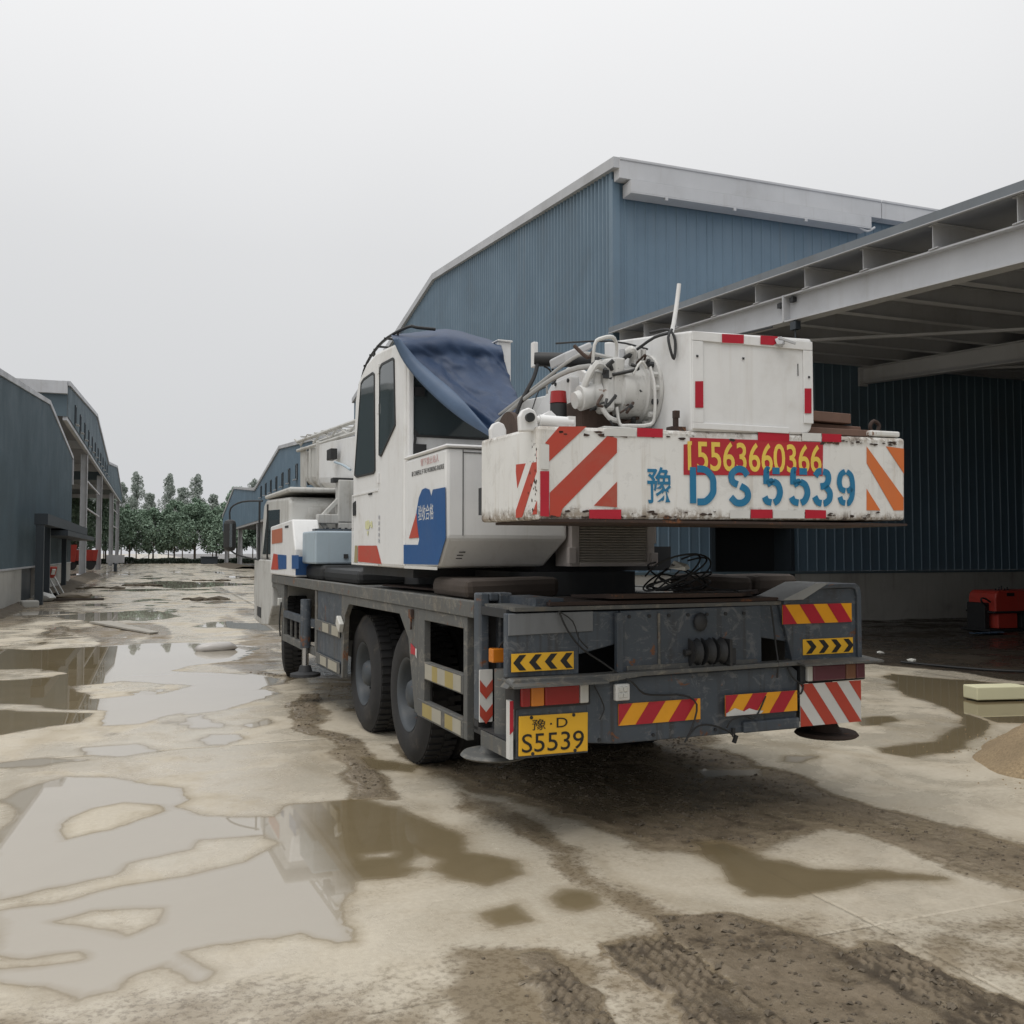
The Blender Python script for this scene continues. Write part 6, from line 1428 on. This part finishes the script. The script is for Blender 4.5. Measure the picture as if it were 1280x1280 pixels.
m = MB(); m.tube([(10.55,11.35,.06),(10.75,10.9,.05),(11.0,10.3,.05),(11.3,9.95,.05),(11.7,9.7,.05),(12.3,9.3,.05),(13.2,8.9,.05),(15,8.1,.05)], .018)
top('ground_cable', m, M['black'], 'black cable running over the dirt edge towards the right of the yard', 'cable', smooth=True)
for k, (x, y, s) in enumerate(((12.1,9.35,.10),(13.4,15.6,.07),(11.1,12.4,.06),(10.7,11.3,.06))):
    m = MB(); m.ico((0,0,.03), s, 1, (1.3,.7,.45), .35)
    top('litter', m.xform(Matrix.Translation((x,y,.05))), M['rag'], ['crumpled white plastic litter on the soil by the black cable','white scrap on the dark soil near the plinth wall','small white scrap on the soil at the canopy edge','white scrap at the end of the black cable'][k], 'litter', 'white scraps on the soil')
m = MB(); m.obox((0,0,0),(.42,.15,.30),(.1,0,.3)); 
# left side: plank, tools by the porch
m = MB(); m.loft([(-1.42,24.9,.02),(-.95,25.0,.02),(.12,21.25,.02),(-.05,21.1,.02)],[(-1.42,24.9,.06),(-.95,25.0,.06),(.12,21.25,.05),(-.05,21.1,.05)])
top('plank', m, painted('weathered_plank', (.36,.34,.30), .85, .5, seed=60), 'long pale plank lying flat among the puddles on the left', 'plank')
m = MB(); m.ico((0,0,.04), .28, 2, (1.2,.8,.35), .25)
top('plastic_bag', m.xform(Matrix.Translation((1.05,17.4,.0))), plain('clear_plastic_bag', (.45,.43,.41), .25), 'greyish crumpled plastic bag in the middle of the bright puddle', 'bag', smooth=True, angle=60)
hc = empty('hand_cart', (-3.62, 39.0, 0), R(20), 'small red hand cart leaning against the porch posts on the left', 'hand cart')
m = MB(); m.obox((0,0,1.15),(.62,.10,.55),(.5,.0,.2)); f = m.build('red_panel', M['generator_red'], hc, bevel=.03)
m = MB(); m.obox((-.10,-.08,1.15),(.18,.05,.26),(.5,0,.2)); m.obox((.16,-.08,1.17),(.16,.05,.26),(.5,0,.2)); m.build('panel_cutout', M['tapewhite'], f)
for x in (-.25, 0, .25):
    m = MB(); m.bar((x,.05,.95),(x+.35,-.55,.05),.05); m.build('handle', M['white_grimy'], hc)
hc.scale = (.8,.8,.85)
for x in (-.3, .3):
    m = MB(); m.lathe_x([(x-.04,0),(x-.04,.16),(x+.04,.16),(x+.04,0)],(0,-.3,.16),20); m.build('wheel', M['black'], hc, smooth=True)
top('rubble_sack', MB().ico((-3.55,36.6,.14),.34,2,(1,1.2,.55),.2), M['white_grimy'], 'pale sack slumped at the foot of the porch post', 'sack', smooth=True)
top('rubble_sack', MB().ico((-2.75,38.3,.11),.32,2,(1.9,1,.42),.2), painted('brown_sack', (.22,.19,.15), .9, seed=61), 'brown sack lying right of the red hand cart', 'sack', smooth=True)
top('kerb_stone', MB().obox((-3.6,33.0,.10),(.5,.4,.24),(0,0,.3)), M['concrete'], 'pale concrete lump at the corner of the porch post', 'stone', bevel=.05)
top('timber_offcut', MB().obox((-2.6,37.0,.04),(1.9,.16,.08),(0,0,.1)), M['wood'], 'dark timber offcut on the ground in front of the hand cart', 'timber')
t = NT('dark_dirt'); M['dirt'] = t.done(t.mix(t.noise(t.world(), 9, 6, .7), (.04,.032,.025), (.14,.115,.08)), .95)
def bank(name, pts, w, h, label):
    m = MB(); A = []
    n = 40; P = [Vector(p) for p in pts]
    V = []; F = []
    for i in range(n+1):
        t_ = i/n*(len(P)-1); k = min(int(t_), len(P)-2); p = P[k].lerp(P[k+1], t_-k)
        for j in range(7):
            s = (j-3)/3; V.append((p.x+s*w*(1+.3*math.sin(i*1.7)), p.y, -.012+h*max(0,1-s*s)*(.6+.4*math.sin(i*.9+1)**2)*random.uniform(.75,1.2)))
    for i in range(n):
        for j in range(6): F.append((i*7+j, i*7+j+1, (i+1)*7+j+1, (i+1)*7+j))
    me = bpy.data.meshes.new(name); me.from_pydata(V, [], F); me.materials.append(M['dirt']); me.polygons.foreach_set('use_smooth', [True]*len(F))
    setp(link(name, me), label, 'dirt bank', kind='stuff')
bank('dirt_bank', [(-3.95,22,0),(-3.9,34,0)], .32, .16, 'strip of dark dirt along the foot of the left plinth')
bank('dirt_bank', [(-3.8,40,0),(-4.2,57,0),(-4.4,78,0)], .7, .30, 'bank of brown dirt beyond the porch towards the pale columns')
bank('dirt_bank', [(9.4,104,0),(9.3,118,0),(9.6,140,0)], 1.6, .35, 'bank of earth in front of the far right shed')
# red skips and white things seen under the left shed
def trailer(x, y, w, h, label, wheels_=True):
    e = empty('tipper_trailer', (x, y, 0), R(4), label, 'trailer', 'red machines under the left shed')
    m = MB(); m.loft([(-w/2,-1.1,.9),(w/2,-1.1,.9),(w/2,1.1,.9),(-w/2,1.1,.9)],[(-w/2-.15,-1.2,.9+h),(w/2+.15,-1.2,.9+h),(w/2+.15,1.2,.9+h),(-w/2-.15,1.2,.9+h)]); m.build('tipper_body', M['generator_red'], e, bevel=.03)
    for s in range(4):
        m = MB(); m.box(-w/2+.3+s*(w-.6)/3-.05,-w/2+.3+s*(w-.6)/3+.05,-1.26,-1.1,.9,.9+h); m.build('side_rib', M['generator_red'], e)
    for xx in (-w*.3, w*.3):
        m = MB(); m.cyl((xx,-1.1,.45),(xx,-.8,.45),.45,n=20); m.build('wheel', M['black'], e, smooth=True)
        m = MB(); m.cyl((xx,1.1,.45),(xx,.8,.45),.45,n=20); m.build('wheel', M['black'], e, smooth=True)
    m = MB(); m.box(-w/2,w/2,-.5,.5,.5,.88); m.build('chassis', M['dark'], e)
trailer(-8.2, 92, 3.4, 1.5, 'larger red tipper trailer parked under the left shed behind the first pale column')
trailer(-5.2+-1.6, 104, 2.8, 1.1, 'smaller red tipper trailer between the first two pale columns on the left')
trailer(15.5, 118, 5.5, 1.6, 'red tipper trailer under the far right shed beside the truck mirror')
sp = empty('sign_post', (-3.2, 92, 0), 0, 'small dark post with a pale board standing in the far street', 'sign post')
m = MB(); m.box(-.14,.14,-.1,.1,0,.75); m.build('post', M['darkmetal'], sp); m = MB(); m.box(-.75,.75,-.06,.06,.8,1.5); m.build('board', M['galv'], sp)
m = MB(); m.box(-1.2,1.2,-.8,.8,0,1.0); m.box(-1.3,1.3,-.9,.9,1.0,1.15)
top('concrete_box', m.xform(Matrix.Translation((7.9,151,0))), M['darkmetal'], 'small dark box at the far end of the street near the shed column', 'box', bevel=.03)
for i, (x, y, l) in enumerate(((-.3,52,2.2),(3.2,60,1.8),(5.8,44,2.6),(-2.4,49,2.0),(1.8,36,1.2),(6.2,66,2.5))):
    m = MB()
    for k in range(7): m.ico((random.uniform(-l/2,l/2),random.uniform(-.5,.5),.03), random.uniform(.12,.3), 1, (1.6,1,.35), .3)
    top('mud_clump', m.xform(Matrix.Translation((x,y,0))), M['dirt'], ['dark clump of mud in the far street straight ahead of the left shed columns','dark mud clump near the middle of the far street','dark mud clump on the right of the street beyond the truck front','dark mud clump near the porch side of the street','small mud clump, nearest one on the open street beyond the puddles','farthest mud clump on the right side of the street'][i], 'mud clump', 'mud clumps on the far street')

# ------------------------------------------------------------------ trees
def crown_mesh(name, seed, h, w, base, n, leaf, mat, taper=1.0, sparse=False):
    r = np.random.default_rng(seed); clumps = []
    for i in range(46 if not sparse else 34):
        t_ = r.uniform(0, 1)**(.9); z = base+(h-base)*t_
        env = (w/2)*(min(1, .45+2.2*t_) * (1-t_**(2.6 if not sparse else 1.1)*.85))*r.uniform(.75,1.15)
        a = r.uniform(0, 6.28); d = env*math.sqrt(r.uniform(.0, .9)); clumps.append((d*math.cos(a), d*math.sin(a), z, env*r.uniform(.22,.5)+(.15 if not sparse else .28)))
    k = r.integers(0, len(clumps), n); c = np.array(clumps)[k]
    u = r.normal(0, 1, (n,3)); u /= np.linalg.norm(u, axis=1)[:,None]; rad = r.uniform(.35,1.05,n)**.6
    P = c[:,:3] + u*(c[:,3]*rad)[:,None]*np.array([1,1,1.25])
    s = leaf*r.uniform(.6,1.3,n)
    a1 = r.normal(0,1,(n,3)); a1 /= np.linalg.norm(a1,axis=1)[:,None]; a2 = np.cross(a1, r.normal(0,1,(n,3))); a2 /= np.linalg.norm(a2,axis=1)[:,None]
    V = np.stack([P-a1*s[:,None], P+a2*s[:,None]*.6, P+a1*s[:,None], P-a2*s[:,None]*.6], 1).reshape(-1,3)
    me = bpy.data.meshes.new(name); me.vertices.add(4*n); me.vertices.foreach_set('co', V.ravel())
    me.loops.add(4*n); me.polygons.add(n); me.loops.foreach_set('vertex_index', np.arange(4*n, dtype=np.int32)); me.polygons.foreach_set('loop_start', np.arange(0,4*n,4,dtype=np.int32)); me.update(calc_edges=True)
    me.materials.append(mat)
    m = MB(); m.cyl((0,0,-.1),(.05,.03,h*.55),.16 if not sparse else .11,.07,n=8); m.cyl((.05,.03,h*.55),(0,0,h*.93),.07,.02,n=6)
    for x, y, z, q in clumps[::2]: m.cyl((0.02,0.02,max(base*.7,z-q*2)),(x*.85,y*.85,z),.045,.012,n=5)
    return me, m.mesh(name.replace('crown','trunk'), M['trunk'])
kinds = [crown_mesh('crown_a', 1, 9.2, 6.4, 2.4, 10000, .17, M['leaf']), crown_mesh('crown_b', 2, 8.4, 6.6, 2.1, 10000, .17, M['leaf']), crown_mesh('crown_c', 3, 10.2, 6.0, 2.6, 10000, .17, M['leaf']),
         crown_mesh('crown_d', 4, 14.2, 5.4, 4.2, 7000, .12, M['leaf_pale'], sparse=True), crown_mesh('crown_e', 5, 13.0, 5.6, 4.0, 7000, .12, M['leaf_pale'], sparse=True)]
def tree(kind, x, y, s, label, group):
    e = empty('poplar_tree', (x, y, 0), random.uniform(0, 6.28), label, 'tree', group); e.scale = (s, s, s*random.uniform(.93,1.07))
    link('crown', kinds[kind][0], e); link('trunk', kinds[kind][1], e)
x = -46; i = 0
while x < 44:
    tree(i % 3, x+random.uniform(-.5,.5), 163+random.uniform(-2.5,2.5), random.uniform(.98,1.28), 'dense green tree in the front row across the far end of the street', 'front row of trees at the far end'); x += 3.5; i += 1
x = -48; i = 0
while x < 50:
    tree(3+i % 2, x+random.uniform(-.6,.6), 176+random.uniform(-2.5,2.5), random.uniform(.86,1.1), 'tall thin pale poplar rising behind the front row of trees', 'tall poplars behind the front row'); x += 2.5; i += 1
# low dark hedge before the trees
def hedge():
    n = 42000; r = np.random.default_rng(8); P = np.stack([r.uniform(-50,50,n), 157+r.uniform(-.6,.6,n), r.uniform(0,1.0,n)**.8*1.05], 1); P[:,2] *= .8+.25*vnoise(P[:,0]*.5, P[:,1]*0, 3, 3)
    s = .13*r.uniform(.6,1.3,n); a1 = r.normal(0,1,(n,3)); a1 /= np.linalg.norm(a1,axis=1)[:,None]; a2 = np.cross(a1, r.normal(0,1,(n,3))); a2 /= np.linalg.norm(a2,axis=1)[:,None]
    V = np.stack([P-a1*s[:,None], P+a2*s[:,None]*.7, P+a1*s[:,None], P-a2*s[:,None]*.7], 1).reshape(-1,3)
    me = bpy.data.meshes.new('hedge'); me.vertices.add(4*n); me.vertices.foreach_set('co', V.ravel()); me.loops.add(4*n); me.polygons.add(n)
    me.loops.foreach_set('vertex_index', np.arange(4*n, dtype=np.int32)); me.polygons.foreach_set('loop_start', np.arange(0,4*n,4,dtype=np.int32)); me.update(calc_edges=True); me.materials.append(M['hedge'])
    setp(link('hedge', me), 'long low dark hedge in front of the trees at the far end', 'hedge', kind='stuff')
hedge()
